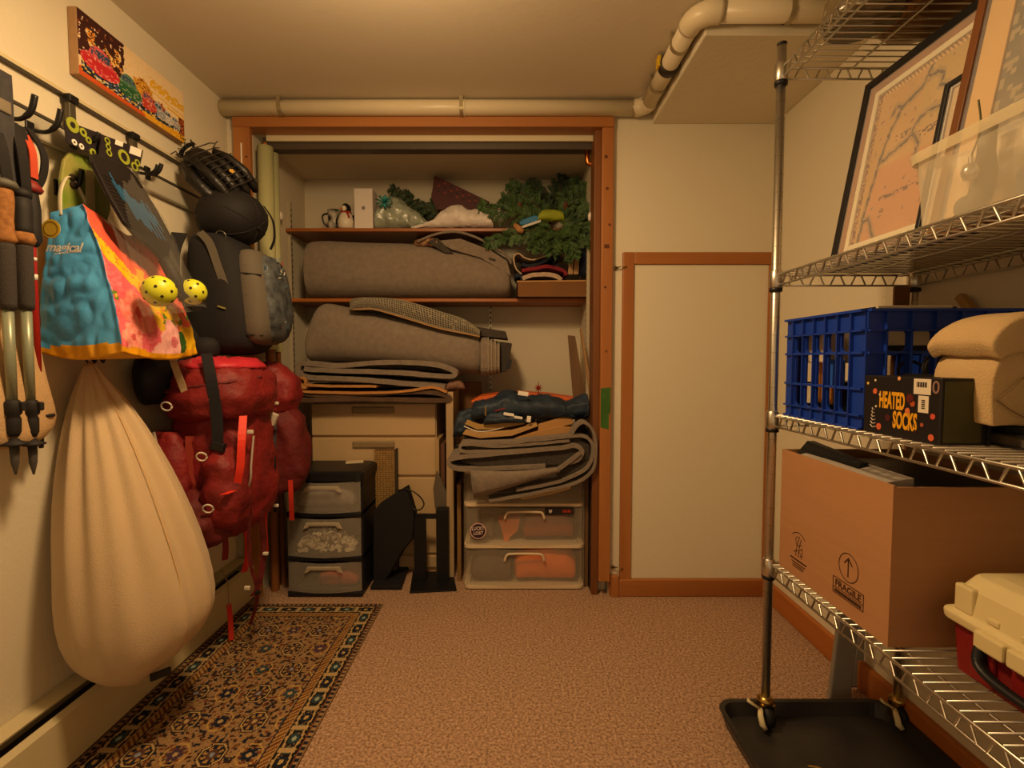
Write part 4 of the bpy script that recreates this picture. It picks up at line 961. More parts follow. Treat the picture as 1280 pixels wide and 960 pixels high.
# heap helper: wrinkled mound from an outline profile of (u, vtop) at depth y
def heap(name, prof, y, dep, z0, mat, parent, amp=.01, sc=20, seed=1, n=18):
    rings = []; n = 44; prof = [(q.x, q.y) for q in smooth_path([V(u, v, 0) for u, v in prof], 5)]
    for (u, v) in prof:
        q = P(u, v, Y=y); h = max(q.z-z0, .004); ring = []
        for j in range(n):
            a = 2*math.pi*j/n; c_, s_ = math.cos(a), math.sin(a)
            ring.append(V(q.x, y+dep*(.5+.5*c_*(.55+.45*min(1, h/.08))), z0+h*(.5+.5*math.copysign(abs(s_)**.8, s_))))
        rings.append(ring)
    g = MB().loft(rings)
    for i, p in enumerate(g.v):
        q = p+V(seed, 0, -seed); f1 = 1-2*abs(noise.noise(q*sc)); f2 = 1-2*abs(noise.noise(q*sc*2.3+V(3, 1, 2)))
        dv = V(.15, -.7, .5)*(f1*.9+f2*.5)*amp*1.1; p += dv+noise.noise_vector(q*sc*.6)*amp*.6; p.z = max(p.z, z0+.001)
    return g.build(name, mat, parent, smooth=True)
ib = thing('cellophane_bag', on1(500, 2.74), 'shiny pale cellophane bag with teal bow on the closet shelf', 'bag')
heap('bag_body', [(466, 279), (470, 258), (478, 246), (487, 242), (497, 245), (508, 256), (520, 263), (530, 272), (537, 280)], 2.69, .16, zs1, M('cellophane', 'a3ab98', .22, var=.4, vs=30, bump=.4, bs=40, spec=.6), ib, .012, 28, 4)
g = MB(); bc = P(481, 253, Y=2.675)
for k in range(9):
    a = k*2*math.pi/9; d_ = V(math.cos(a), -.35, math.sin(a)*.75)
    g.tube([bc, bc+d_*.026+V(0, -.012, 0), bc+d_*.044, bc+d_*.03+V(.005, .0, -.004)], [.003, .009, .007, .003], 6, flat=.35)
g.build('bow', M('teal_ribbon', '2f8a86', .3), ib, smooth=True)
wp = thing('plastic_bag', on1(565, 2.70), 'crumpled white plastic bag lying on the upper closet shelf', 'bag')
heap('bag_body', [(513, 282), (528, 279), (540, 272), (552, 262), (564, 255), (574, 254), (584, 260), (594, 259), (605, 263), (613, 270), (616, 281)], 2.645, .15, zs1-.004, M('white_film', 'd3c9c0', .45, bump=.3, bs=40), wp, .013, 22, 9)
# dark red checked box, tilted
cbx = thing('checked_gift_box', P(575, 245, Y=2.82), 'dark red checked gift box tilted on the upper closet shelf', 'box')
q = [P(u, v, Y=2.80) for u, v in ((539, 247), (543, 219), (612, 252), (604, 262), (545, 262))]
cb2 = MB().prism(q, (0, .09, 0)).build('carton', M('dark_red_card', '4a1614', .6), cbx, bevel=.002)
a0, a1 = P(543, 219, Y=2.798), P(612, 252, Y=2.798)
for i in range(9):
    for j in range(3):
        c = a0.lerp(a1, (i+.7)/9)+V(0, 0, -.018-.028*j*(1-i/11))
        MB().obox(c, (.012, .001, .011), Matrix.Rotation(.45, 3, 'Y')).build('check', M('check_red', '7c2a1e' if (i+j) % 2 else '2b0c0c', .6) if (i+j) % 2 else M('check_dark', '2b0c0c', .6), cb2)

# evergreen branches
def spray(base, tip, width, name, lab, seed, col=0, sag=.0):
    rn = random.Random(seed); base = Vector(base); tip = Vector(tip)
    t = thing(name, base, lab, 'branch', 'evergreen branches on the closet shelf')
    ax = tip-base; L_ = ax.length; d = ax.normalized(); mid = base+ax*.5+V(0, 0, sag)
    stem = smooth_path([base, mid, tip], 8)
    MB().tube(stem, [.004-.0025*i/(len(stem)-1) for i in range(len(stem))], 6).build('stem', M('twig_brown', '4a3522', .8), t, smooth=True)
    side = d.cross(V(0, -1, .15)).normalized(); up = side.cross(d).normalized()
    g = MB(); nf = 20
    for i in range(nf):
        f = .08+.92*i/(nf-1); p = stem[min(int(f*(len(stem)-1)), len(stem)-1)]
        for s in (-1, 1):
            fl = width*(.35+.65*math.sin(math.pi*(.18+.72*f)))*rn.uniform(.75, 1.15)
            fd = (d*rn.uniform(.5, 1.0)+side*s*rn.uniform(.45, 1.0)+up*rn.uniform(-.8, .8)+V(0, 0, -.2)).normalized()
            e = p+fd*fl; nl = 12
            sd_ = fd.cross(up).normalized()
            for m_ in range(nl):
                q_ = p.lerp(e, (m_+.4)/nl)+V(0, 0, -.012*(m_/nl)**2)
                for s2 in (-1, 1):
                    ld_ = (fd*.75+sd_*s2*.7+up*rn.uniform(-.25, .25)).normalized()*(.020*(1-.55*m_/nl)+.005)
                    w_ = ld_.cross(up+V(rn.uniform(-.6, .6), rn.uniform(-.6, .6), 0)).normalized()*.0017
                    g.add([q_-w_, q_+w_, q_+ld_*.6+w_*1.3, q_+ld_, q_+ld_*.6-w_*1.3], [(0, 1, 2, 3, 4)])
    o = g.build('needles', M('needle_green', '4d6a34', .55, var=.7, vs=22, col2='263c22') if col == 0 else M('needle_dark', '33482a', .6, var=.5, vs=18), t)
    return t
SP = [((688, 281, 2.66), (604, 258, 2.66), .085, 'long evergreen branch reaching over the white plastic bag'), ((686, 270, 2.76), (640, 232, 2.78), .075, 'evergreen branch pointing up beside the brown pine cone'),
      ((692, 268, 2.80), (664, 228, 2.82), .06, 'narrow evergreen branch standing against the closet back wall'), ((700, 272, 2.72), (738, 232, 2.72), .085, 'evergreen branch rising into the closet right corner'),
      ((698, 276, 2.66), (744, 262, 2.62), .08, 'evergreen branch touching the closet right side wall'), ((690, 284, 2.64), (610, 302, 2.60), .06, 'evergreen branch drooping over the shelf edge towards the carpet roll'),
      ((690, 284, 2.63), (668, 306, 2.57), .065, 'evergreen branch drooping above the striped textiles'), ((700, 284, 2.63), (716, 318, 2.57), .075, 'evergreen branch drooping over the tan hangers'),
      ((702, 282, 2.63), (742, 300, 2.58), .075, 'evergreen branch drooping towards the navy cloth'), ((690, 262, 2.84), (706, 224, 2.85), .08, 'dark evergreen branch at the back of the shelf')]
for i, (b, t_, wd, lab) in enumerate(SP):
    spray(P(b[0], b[1], Y=b[2]), P(t_[0], t_[1], Y=t_[2]), wd, 'evergreen_branch', lab, i, 1 if i in (2, 9) else 0, .01)
for i, (b, t_, wd, lab) in enumerate([((690, 280, 2.70), (630, 250, 2.72), .08, 'evergreen branch fanning out behind the white plastic bag'), ((700, 268, 2.78), (722, 228, 2.80), .08, 'dense evergreen branch below the copper pipe'), ((696, 286, 2.62), (690, 312, 2.56), .075, 'evergreen branch hanging straight down over the carton'), ((704, 278, 2.64), (738, 280, 2.58), .08, 'evergreen branch pointing at the white peg')]):
    spray(P(b[0], b[1], Y=b[2]), P(t_[0], t_[1], Y=t_[2]), wd, 'evergreen_branch', lab, i+50, 0, .01)
spray(P(548, 268, Y=2.80), P(492, 236, Y=2.82), .05, 'evergreen_branch', 'small dark evergreen twig behind the cellophane bag', 31, 1)
spray(P(520, 270, Y=2.83), P(556, 240, Y=2.84), .05, 'evergreen_branch', 'small dark evergreen twig below the checked gift box', 32, 1)
def cone(u, v, y, r, L_, col, lab):
    c = P(u, v, Y=y); g = MB(); t = thing('pine_cone', c, lab, 'pine cone'); d = V(.15, -.2, 1).normalized(); a = d.orthogonal().normalized(); b = d.cross(a)
    MB().tube([c-d*L_*.5, c, c+d*L_*.5], [r*.5, r*.75, r*.2], 10).build('core', M('cone_core_'+col, col, .8), t, smooth=True)
    for i in range(9):
        f = i/8; rr = r*math.sin(math.pi*(.15+.75*f))
        for j in range(8):
            q = 2*math.pi*(j+.5*(i % 2))/8; dv = a*math.cos(q)+b*math.sin(q); p = c+d*(f-.5)*L_+dv*rr*.75; sdv = d.cross(dv)
            g.add([p-sdv*r*.25, p+sdv*r*.25, p+sdv*r*.2+dv*r*.35+d*r*.3, p-sdv*r*.2+dv*r*.35+d*r*.3, p+dv*r*.15-d*r*.05], [(0, 1, 2, 3), (0, 4, 1), (1, 4, 2), (4, 3, 2), (3, 4, 0)])
    g.build('scales', M('cone_'+col, col, .7), t)
cone(648, 264, 2.70, .021, .075, '8a5138', 'large reddish brown pine cone between the evergreen branches')
cone(707, 257, 2.68, .012, .035, '7a4a34', 'small brown pine cone beside the lime green bag')
bg_ = thing('blue_wrapper', P(663, 278, Y=2.64), 'bright blue crumpled wrapper among the evergreen branches', 'wrapper')
MB().prism([P(u, v, Y=2.635) for u, v in ((648, 277), (655, 273), (668, 269), (676, 270), (672, 277), (655, 281), (650, 281))], (0, .05, .01)).rough(.004, 40).build('wrapper_body', M('blue_film', '1f6f9c', .45), bg_, bevel=.004)
lm = thing('lime_bag', P(690, 266, Y=2.66), 'lime green fabric bag among the evergreen branches', 'bag')
heap('bag_body', [(672, 276), (674, 266), (682, 261), (694, 261), (704, 264), (706, 271)], 2.62, .08, P(690, 275, Y=2.62).z, M('lime_fabric', '8f9a22', .7, bump=.2, bs=60), lm, .005, 30, 2)
bb = thing('paper_ribbon', P(648, 286, Y=2.60), 'tan paper ribbon with white edge among the evergreen branches', 'ribbon')
MB().tube([P(643, 281, Y=2.61), P(650, 287, Y=2.60), P(654, 290, Y=2.60)], [.012, .018, .012], 10).build('cuff', M('tan_paper', 'a97a48', .7), bb, smooth=True)
g = MB(); ribbon(g, [P(652, 284, Y=2.61), P(664, 280, Y=2.60), P(676, 276, Y=2.60)], .02, .004, (0, .6, .5)); g.build('band', m_white, bb)

# ---------------- closet: middle shelf ----------------
cr = thing('carpet_roll', P(510, 375, Y=2.72), 'big grey carpet roll lying along the middle closet shelf', 'carpet roll')
rings = []
for u, v0, v1 in ((377.5, 304, 372), (378.5, 301, 375), (382, 300, 376), (400, 299, 376), (430, 301, 376), (470, 302, 376), (510, 303, 376), (545, 308, 376), (580, 312, 376), (610, 320, 375), (632, 330, 373), (640, 338, 368)):
    t0, t1 = P(u, v0, Y=2.60), P(u, v1, Y=2.60); ring = []; zc = (t0.z+t1.z)/2; hz = (t0.z-t1.z)/2; zc = max(zc, zs2+hz)
    for j in range(28):
        a = 2*math.pi*j/28; c_, s_ = math.cos(a), math.sin(a)
        ring.append(V(t0.x, 2.745+.15*math.copysign(abs(c_)**.8, c_), zc+hz*math.copysign(abs(s_)**.75, s_)))
    rings.append(ring)
MB().loft(rings).rough(.004, 7, 2).build('outer_layer', m_felt, cr, smooth=True, sub=1)
# loose flap over the right end
pa = [(522, 302), (545, 293), (570, 290), (595, 297), (615, 308), (632, 318), (639, 330)]
grid = [[P(u, v+(0 if j == 0 else 0), Y=2.61+.06*j)+V(0, 0, (.0 if j == 0 else .004*math.sin(j))) for j in range(5)] for u, v in [(p.x, p.y) for p in smooth_path([V(a, b, 0) for a, b in pa], 4)]]
MB().sheet(grid, .010).build('flap', m_felt, cr, smooth=True)
g = MB(); fpts = [P(u, v, Y=2.605) for u, v in ((545, 301), (575, 298), (612, 312), (634, 326), (639, 345), (600, 322), (565, 312))]
MB().prism(fpts, (0, .02, 0)).build('flap_front', m_felt, cr, bevel=.004)
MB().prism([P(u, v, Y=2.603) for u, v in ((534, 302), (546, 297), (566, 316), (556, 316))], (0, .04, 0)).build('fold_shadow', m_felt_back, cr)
MB().tube([P(520, 305, Y=2.66), P(535, 302, Y=2.64), P(548, 304, Y=2.62)], [.02, .024, .02], 12).build('patterned_inner_rug', M('red_pattern', '5e2a1e', .9, var=1, vs=60, col2='b08a64', detail=1), cr, smooth=True)
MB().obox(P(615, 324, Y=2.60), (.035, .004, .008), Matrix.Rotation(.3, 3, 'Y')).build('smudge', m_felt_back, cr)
# carton with striped textiles
bx0, bx1 = P(646, 350, Y=2.62).x, P(737, 350, Y=2.62).x; bz1 = P(690, 352, Y=2.62).z
tbx = thing('open_carton', ((bx0+bx1)/2, 2.75, zs2), 'shallow open brown carton on the middle closet shelf', 'box')
g = MB().box(bx0, bx1, 2.62, 2.625, zs2, bz1).box(bx0, bx1, 2.89, 2.895, zs2, bz1).box(bx0, bx0+.005, 2.62, 2.895, zs2, bz1).box(bx1-.005, bx1, 2.62, 2.895, zs2, bz1).box(bx0, bx1, 2.62, 2.895, zs2, zs2+.004)
g.build('carton', M('brown_card', '7d5429', .8, var=.15, vs=6), tbx)
MB().bar(V(bx0, 2.618, bz1), V(bx1, 2.618, bz1+.004), .004, .008).build('carton_rim', M('card_edge', 'b08452', .8), tbx)
m_st = [M('cloth_cream', 'b9a286', .9), M('cloth_navy', '1e2230', .9), M('cloth_red', '7c1f28', .9), M('cloth_pale', 'c2a890', .9, var=.3, vs=40)]
def pfold(name, px, y, dep, th, mat, lab, cat, part='folded_layer', group=None, cyl=6):
    pa = pxpath(px, Y=y, n=cyl); zmin = min(pa, key=lambda p: p.z)
    t = thing(name, V(zmin.x, y+dep/2, zmin.z), lab, cat, group)
    MB().strip(pa, th, (0, dep, 0)).rough(.0025, 18, len(px)).build(part, mat, t, smooth=False)
    return t
pfold('folded_cloth', [(652, 342), (645, 335), (642, 322), (648, 317), (656, 322), (668, 324), (690, 318), (712, 318)], 2.64, .22, .006, m_st[0], 'folded cream edged cloth on top of the textile carton', 'cloth')
t = pfold('folded_cloth', [(652, 330), (665, 332), (690, 322), (700, 318), (692, 330), (704, 334)], 2.645, .2, .016, m_st[1], 'dark navy folded cloth in the middle of the textile carton', 'cloth')
t = pfold('folded_cloth', [(652, 338), (665, 336), (685, 333), (704, 338), (708, 344)], 2.642, .2, .018, m_st[2], 'dark red folded cloth in the textile carton', 'cloth')
t = pfold('folded_cloth', [(653, 348), (665, 344), (680, 343), (695, 345), (702, 350)], 2.638, .2, .022, m_st[3], 'pale cloth with red specks folded at the bottom of the textile carton', 'cloth')
t = pfold('folded_cloth', [(644, 345), (650, 343), (654, 350)], 2.642, .2, .02, m_st[1], 'small black cloth roll in the carton corner nearest the carpet roll', 'cloth')
for i, u in enumerate((713, 720)):
    hp = thing('wooden_hanger', P(u, 345, Y=2.64), ['thin tan wooden strip standing in the textile carton', 'tan wooden strip with rounded tip standing nearest the navy cloth'][i], 'strip')
    MB().prism([P(u+a, v, Y=2.64) for a, v in ((-3, 343), (3, 343), (4, 322+3*i), (2, 315), (-1, 318))], (0, .02, 0)).build('strip', M('tan_strip', 'a58258', .7), hp, bevel=.002)
nc = thing('navy_cloth', P(735, 345, Y=2.62), 'dark navy rolled cloth beside the textile carton', 'cloth')
MB().tube([P(732, 345, Y=2.66), P(734, 325, Y=2.65), P(736, 300, Y=2.66), P(738, 285, Y=2.70)], [.035, .042, .035, .015], 14).rough(.006, 25, 5).build('roll', M('navy_fabric', '12172a', .85, bump=.2, bs=100), nc, smooth=True)

# ---------------- beige drawer cabinet and what lies on it ----------------
cx0, cx1, cyf = P(388, 500, Y=2.56).x, P(545, 500, Y=2.56).x, 2.56
ctop = P(460, 503, Y=2.56).z
cbn = thing('drawer_cabinet', ((cx0+cx1)/2, 2.72, 0), 'beige five drawer cabinet behind the plastic drawer cart', 'cabinet')
m_cab = M('beige_enamel', 'c2a67c', .5, var=.06, vs=5)
MB().box(cx0, cx1, cyf+.015, 2.90, 0, ctop).build('body', m_cab, cbn, bevel=.003)
edges = [503, 546, 595.5, 645, 693, 742]
for i in range(5):
    za, zb_ = P(460, edges[i], Y=cyf).z-.007, P(460, edges[i+1], Y=cyf).z+.007
    if i == 4: zb_ = .02
    d_ = MB().box(cx0+.004, cx1-.004, cyf, cyf+.02, zb_, za).build('drawer', m_cab, cbn, bevel=.004)
    hx_ = (cx0+cx1)/2-.0; hz_ = za-.03
    MB().box(hx_-.11, hx_+.11, cyf-.012, cyf+.002, hz_-.02, hz_+.015).build('handle', M('handle_grey', '8a7654', .45), d_, bevel=.008)
pfold('folded_blanket', [(358, 497), (362, 490), (400, 494), (470, 492), (530, 490), (556, 494), (560, 500), (520, 500), (450, 499), (395, 500), (360, 499)], 2.46, .36, .022, M('brown_blanket', '5c4636', .95, var=.3, vs=20, bump=.2, bs=200), 'brown folded blanket lying directly on the beige cabinet', 'blanket')
pfold('folded_felt', [(558, 490), (540, 484), (510, 489), (470, 491), (420, 491), (375, 489), (359, 484), (357, 480), (362, 479), (374, 484), (382, 484), (374, 480), (373, 475), (378, 472), (382, 476), (384, 481), (420, 483), (470, 483)], 2.45, .34, .012, M('tan_felt', 'b98248', .95, var=.15, vs=30, bump=.2, bs=250), 'folded orange tan felt sheet between grey felt and brown blanket', 'felt')
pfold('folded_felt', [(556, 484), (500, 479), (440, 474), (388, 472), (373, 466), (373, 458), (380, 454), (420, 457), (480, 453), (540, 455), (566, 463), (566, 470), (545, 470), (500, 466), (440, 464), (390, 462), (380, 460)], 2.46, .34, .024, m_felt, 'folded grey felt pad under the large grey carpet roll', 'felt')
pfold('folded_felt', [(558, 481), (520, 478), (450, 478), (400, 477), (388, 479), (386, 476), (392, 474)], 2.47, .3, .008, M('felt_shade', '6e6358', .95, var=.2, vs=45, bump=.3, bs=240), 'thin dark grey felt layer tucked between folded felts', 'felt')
fr = thing('fringe_scrap', P(570, 485, Y=2.48), 'small pinkish brown cloth scrap at the felt pile corner', 'cloth')
heap('scrap', [(555, 487), (560, 479), (570, 476), (578, 480), (580, 487)], 2.47, .08, P(570, 488, Y=2.47).z, M('mauve_cloth', '7a5a4a', .9), fr, .006, 40, 3)
# large folded carpet with layered end
lc = thing('carpet_roll', P(500, 455, Y=2.6), 'large folded grey carpet with layered edges on the felt pile', 'carpet roll')
rings = []
for u, v0, v1 in ((378.5, 428, 452), (383, 402, 453), (389, 383, 453), (395, 375.5, 453), (404, 376, 453), (415, 378.5, 453), (440, 384, 454), (480, 391, 455), (520, 399, 459), (560, 407, 465), (590, 413, 469), (606, 417, 471)):
    t0, t1 = P(u, v0, Y=2.50), P(u, v1, Y=2.50); ring = []; zc = (t0.z+t1.z)/2; hz = (t0.z-t1.z)/2
    for j in range(28):
        a = 2*math.pi*j/28; c_, s_ = math.cos(a), math.sin(a)
        ring.append(V(t0.x, 2.64+.145*math.copysign(abs(c_)**.75, c_), zc+hz*math.copysign(abs(s_)**.7, s_)))
    rings.append(ring)
MB().loft(rings).rough(.004, 8, 4).build('outer_layer', m_felt, lc, smooth=True, sub=1)
for i in range(4):
    u = 608+i*4.5; sc = 1-.05*i; v0, v1 = 420+i*2.5, 470-i*1
    t0, t1 = P(u, v0, Y=2.50), P(u, v1, Y=2.50); zc = (t0.z+t1.z)/2; hz = (t0.z-t1.z)/2
    rr_ = [[V(t0.x+dx, 2.64+.14*sc*math.copysign(abs(math.cos(a))**.5, math.cos(a)), zc+hz*math.copysign(abs(math.sin(a))**.4, math.sin(a))) for a in [2*math.pi*j/24 for j in range(24)]] for dx in (-.03, .008, .010)]
    MB().loft(rr_).build('layer', m_felt, lc, smooth=False)
    MB().tube([V(t0.x+.009, p.y, p.z) for p in rr_[2]], .0022, 5, closed=True).build('layer_edge', M('felt_edge', 'a5977e', .95), lc, smooth=True)
q = [P(u, v, Y=2.575) for u, v in ((598, 424), (640, 429), (634, 464), (618, 468), (600, 466))]
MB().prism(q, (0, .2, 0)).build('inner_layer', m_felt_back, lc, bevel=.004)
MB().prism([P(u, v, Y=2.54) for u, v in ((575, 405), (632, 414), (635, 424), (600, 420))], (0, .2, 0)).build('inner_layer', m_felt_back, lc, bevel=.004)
MB().obox(P(636, 455, Y=2.52), (.025, .01, .05), Matrix.Rotation(.2, 3, 'Y')).build('black_tab', m_blackp, lc)
# waffle rug pad draped over it
wf = thing('rug_pad', P(520, 400, Y=2.55), 'grey waffle weave rug pad draped over the large folded carpet', 'rug pad')
base = smooth_path([P(u, v, Y=2.50) for u, v in ((439, 386), (440, 376), (455, 373), (490, 374), (515, 379), (550, 390), (580, 400), (600, 414))], 10)
low = smooth_path([P(u, v, Y=2.49) for u, v in ((440, 387), (452, 387), (468, 387), (490, 393), (520, 402), (550, 411), (580, 417), (600, 421))], 10)
grid = []
for i in range(len(base)):
    row = [low[i]+V(0, -.004, 0)]
    for j in range(1, 9): t_ = j/8; row.append(low[i].lerp(base[i], t_)+V(0, -.022*math.sin(math.pi*t_*.8)+.002, .0))
    for j in range(1, 6): row.append(base[i]+V(0, .05*j, .004*math.sin(j)))
    grid.append(row)
MB().sheet(grid, .006).build('pad_sheet', M('waffle_grey', '8d8470', .95, var=.2, vs=40), wf, smooth=True)
g = MB(); hole = M('waffle_hole', '2e2a22', .95)
for i in range(3, len(base)-3):
    for j in range(1, 8):
        for k2 in (0, .5):
            if hsh(i, j, 9) < .06: continue
            a, b, c, d_ = grid[i][j], grid[i+1][j], grid[i+1][j+1], grid[i][j+1]
            if i+1 >= len(base): continue
            ce = (a+b+c+d_)/4+V(0, -.0042, 0)
            if k2: continue
            ex = (b-a)*.28; ez = (d_-a)*.30
            g.add([ce-ex-ez, ce+ex-ez, ce+ex+ez, ce-ex+ez], [(0, 1, 2, 3)])
g.build('waffle_holes', hole, wf)['kind'] = 'stuff'
MB().tube([p+V(0, -.006, 0) for p in low], .004, 6).build('pad_hem', M('hem_tan', 'a17a4c', .9), wf, smooth=True)

# ---------------- plastic drawer cart ----------------
kx0, kx1, kyf, kyb = -1.05, -.70, 2.275, 2.545
kz = P(405, 592, Y=kyf).z
m_dr = clear('smoke_drawer', 'd4cab8', .17, .3, .2); m_drw = clear('frost_drawer', 'e6d6ba', .13, .35, .2); m_tray = clear('drawer_inner', 'cfc4b0', .03, .3, .06)
kc = thing('drawer_cart', ((kx0+kx1)/2, 2.44, 0), 'narrow black plastic cart with three translucent drawers', 'drawer cart')
lv = [P(405, v, Y=kyf).z for v in (592, 640, 695)]
tb_ = .035
MB().loft([rr_ring(kx0-.008, kx1+.008, kyf-.005, kyb+.005, .03, kz-.035), rr_ring(kx0-.008, kx1+.008, kyf-.005, kyb+.005, .03, kz), rr_ring(kx0+.01, kx1-.01, kyf+.01, kyb-.01, .03, kz+.008)]).build('top', m_blackp, kc)
zl = [kz-.035, lv[1], lv[2], .028]
for z in (lv[1], lv[2], .028):
    MB().box(kx0, kx1, kyf-.006, kyb, z-.024, z+.0).build('frame_rail', m_blackp, kc, bevel=.005)
MB().box(kx0, kx0+.016, kyf+.03, kyb, .02, kz-.03).box(kx1-.016, kx1, kyf+.03, kyb, .02, kz-.03).box(kx0, kx1, kyb-.015, kyb, .02, kz-.03).build('frame_side', m_blackp, kc)
def front(x0, x1, y, z0, z1, bow, mat, nm, par, n=10):
    g = MB(); yy = lambda s: y-bow*math.sin(math.pi*s); zz = lambda s, t: z0+(z1-z0)*t-.008*math.sin(math.pi*s)*(bow > 0)*.6
    grid = [[V(x0+(x1-x0)*i/n, yy(i/n), zz(i/n, j/6)) for j in range(7)] for i in range(n+1)]
    return g.sheet(grid, .003).build(nm, mat, par, smooth=False)
for i in range(3):
    z1, z0 = zl[i]-(.002 if i == 0 else .026), zl[i+1]+.002
    d_ = front(kx0+.004, kx1-.004, kyf+.004, z0, z1, .02, m_dr, 'drawer', kc)
    MB().box(kx0+.02, kx0+.022, kyf+.02, kyb-.03, z0, z1-.03).box(kx1-.022, kx1-.02, kyf+.02, kyb-.03, z0, z1-.03).box(kx0+.02, kx1-.02, kyf+.02, kyb-.03, z0, z0+.003).build('drawer_tray', m_tray, d_)
    xc = (kx0+kx1)/2
    MB().prism([V(xc-.075, kyf-.024, z1-.018), V(xc+.075, kyf-.024, z1-.018), V(xc+.09, kyf-.024, z1-.048), V(xc+.07, kyf-.024, z1-.044), V(xc+.06, kyf-.024, z1-.034), V(xc-.06, kyf-.024, z1-.034), V(xc-.07, kyf-.024, z1-.044), V(xc-.09, kyf-.024, z1-.048)], (0, .012, 0)).build('handle', M('drawer_lip', 'a89b84', .4), d_, bevel=.003)
MB().obox((-.80, 2.50, kz+.0085), (.085, .07, .001), Matrix.Rotation(.3, 3, 'Z')).build('paper_label', M('paper_cream', 'cdbf9e', .8), kc)
# contents
def content(name, x0, x1, y, z0, h, col, lab, cat, seed, amp=.016, sc=16):
    t = thing(name, ((x0+x1)/2, y, z0), lab, cat)
    rr_ = []
    for i in range(11):
        s = i/10; hh = h*(.55+.45*math.sin(math.pi*min(.98, max(.04, s)))**.6)*(.9+.2*hsh(i, seed)); x = x0+(x1-x0)*s
        rr_.append([V(x, y+.085*math.cos(a), z0+.004+hh*(.5+.5*math.copysign(abs(math.sin(a))**.5, math.sin(a)))) for a in [2*math.pi*j/14 for j in range(14)]])
    MB().loft(rr_).rough(amp*.6, sc, seed).build('bundle', col, t, smooth=True, sub=1)
    return t
content('cloth_bundle', kx0+.04, kx1-.04, 2.375, zl[1]+.004, .12, M('grey_bits', '8d857a', .8, var=.4, vs=25), 'pale grey plastic bundle in the top cart drawer', 'bundle', 2)
bd = thing('bead_strands', (-.87, 2.40, zl[2]+.004), 'heap of white bead strands in the middle cart drawer', 'beads')
g = MB(); rn = random.Random(4)
for k in range(260):
    a = rn.random(); x = kx0+.045+.25*a; hmax = .085*math.sin(math.pi*(.15+.75*a)); z = zl[2]+.014+rn.random()*hmax; y = 2.295+.08*rn.random()
    r = rn.uniform(.006, .011); g.obox((x, y, z), (r*2, r*2, r*1.2), Matrix.Rotation(rn.random()*3, 3, 'Y'))
o_ = g.build('beads', M('bead_white', 'd8ccb2', .5), bd); o_['kind'] = 'stuff'
content('cloth_bundle', kx0+.13, kx1-.03, 2.375, .034, .085, M('rust_cloth', 'a8482c', .7, var=.2, vs=20), 'rust red bundle in the bottom cart drawer', 'bundle', 5)

# woven box, black portfolio, black stand
wv = thing('woven_box', P(482, 640, Y=2.55), 'tall narrow woven tan box between the cart and cabinet', 'box')
wx0, wx1 = P(468, 600, Y=2.52).x, P(494, 600, Y=2.52).x; wz1 = P(480, 563, Y=2.52).z
MB().box(wx0, wx1, 2.52, 2.558, 0, wz1).build('core', M('woven_core', '7a5c34', .9), wv)
g = MB(); z = .03
while z < wz1-.01:
    for i in range(7):
        x = wx0+(wx1-wx0)*(i+.5)/7; g.box(x-.006, x+.006, 2.515+.003*((int(z/.011)+i) % 2), 2.521, z, z+.0085)
    z += .011
g.build('weave', M('cane_tan', 'a8854c', .75, var=.3, vs=40), wv)['kind'] = 'stuff'
MB().box(wx1, wx1+.008, 2.512, 2.558, 0, wz1+.006).build('corner_trim', M('dark_trim', '3a3024', .6), wv)
pf = thing('portfolio_case', P(492, 735, Z=0), 'black portfolio case with cord loop leaning beside the cart', 'case')
q = [P(u, v, Y=2.40) for u, v in ((466, 734), (466, 640), (476, 628), (507, 608), (511, 622), (517, 642), (515, 674), (502, 690), (490, 712), (480, 728))]
MB().prism(q, (.01, .05, 0)).build('case_body', M('matt_black', '121114', .7, bump=.1, bs=150), pf, bevel=.006)
MB().tube(smooth_path([P(497, 613, Y=2.40), P(511, 612, Y=2.395), P(524, 620, Y=2.39), P(530, 630, Y=2.39), P(525, 637, Y=2.39), P(516, 636, Y=2.395), P(511, 625, Y=2.40)], 5), .0035, 6).build('cord_loop', m_blk, pf, smooth=True)
q = [P(u, v, Z=.004) for u, v in ((463, 737), (502, 737), (512, 708), (478, 712))]
MB().prism(q, (0, 0, .02)).build('case_flap', M('matt_black', '121114', .7), pf, bevel=.003)
sd_ = thing('metal_stand', P(541, 728, Z=0), 'black metal stand with two uprights on a square base', 'stand')
q = [P(u, v, Z=0.001) for u, v in ((512, 742), (571, 739), (566, 716), (516, 716))]
MB().prism(q, (0, 0, .008)).build('base_plate', m_blackm, sd_, bevel=.002)
yst = 2.42
def colm(u0, u1, v0, dep):
    a, b = P(u0, 640, Y=yst).x, P(u1, 640, Y=yst).x; return MB().box(a, b, yst, yst+dep, .006, P(520, v0, Y=yst).z)
colm(517, 532, 643, .02).build('upright', m_blackm, sd_, bevel=.002)
colm(545, 560, 637, .05).build('upright', m_blackm, sd_, bevel=.002)
MB().box(P(531, 640, Y=yst).x, P(546, 640, Y=yst).x, yst+.004, yst+.016, P(540, 649, Y=yst).z, P(540, 643, Y=yst).z).build('crossbar', m_blackm, sd_)
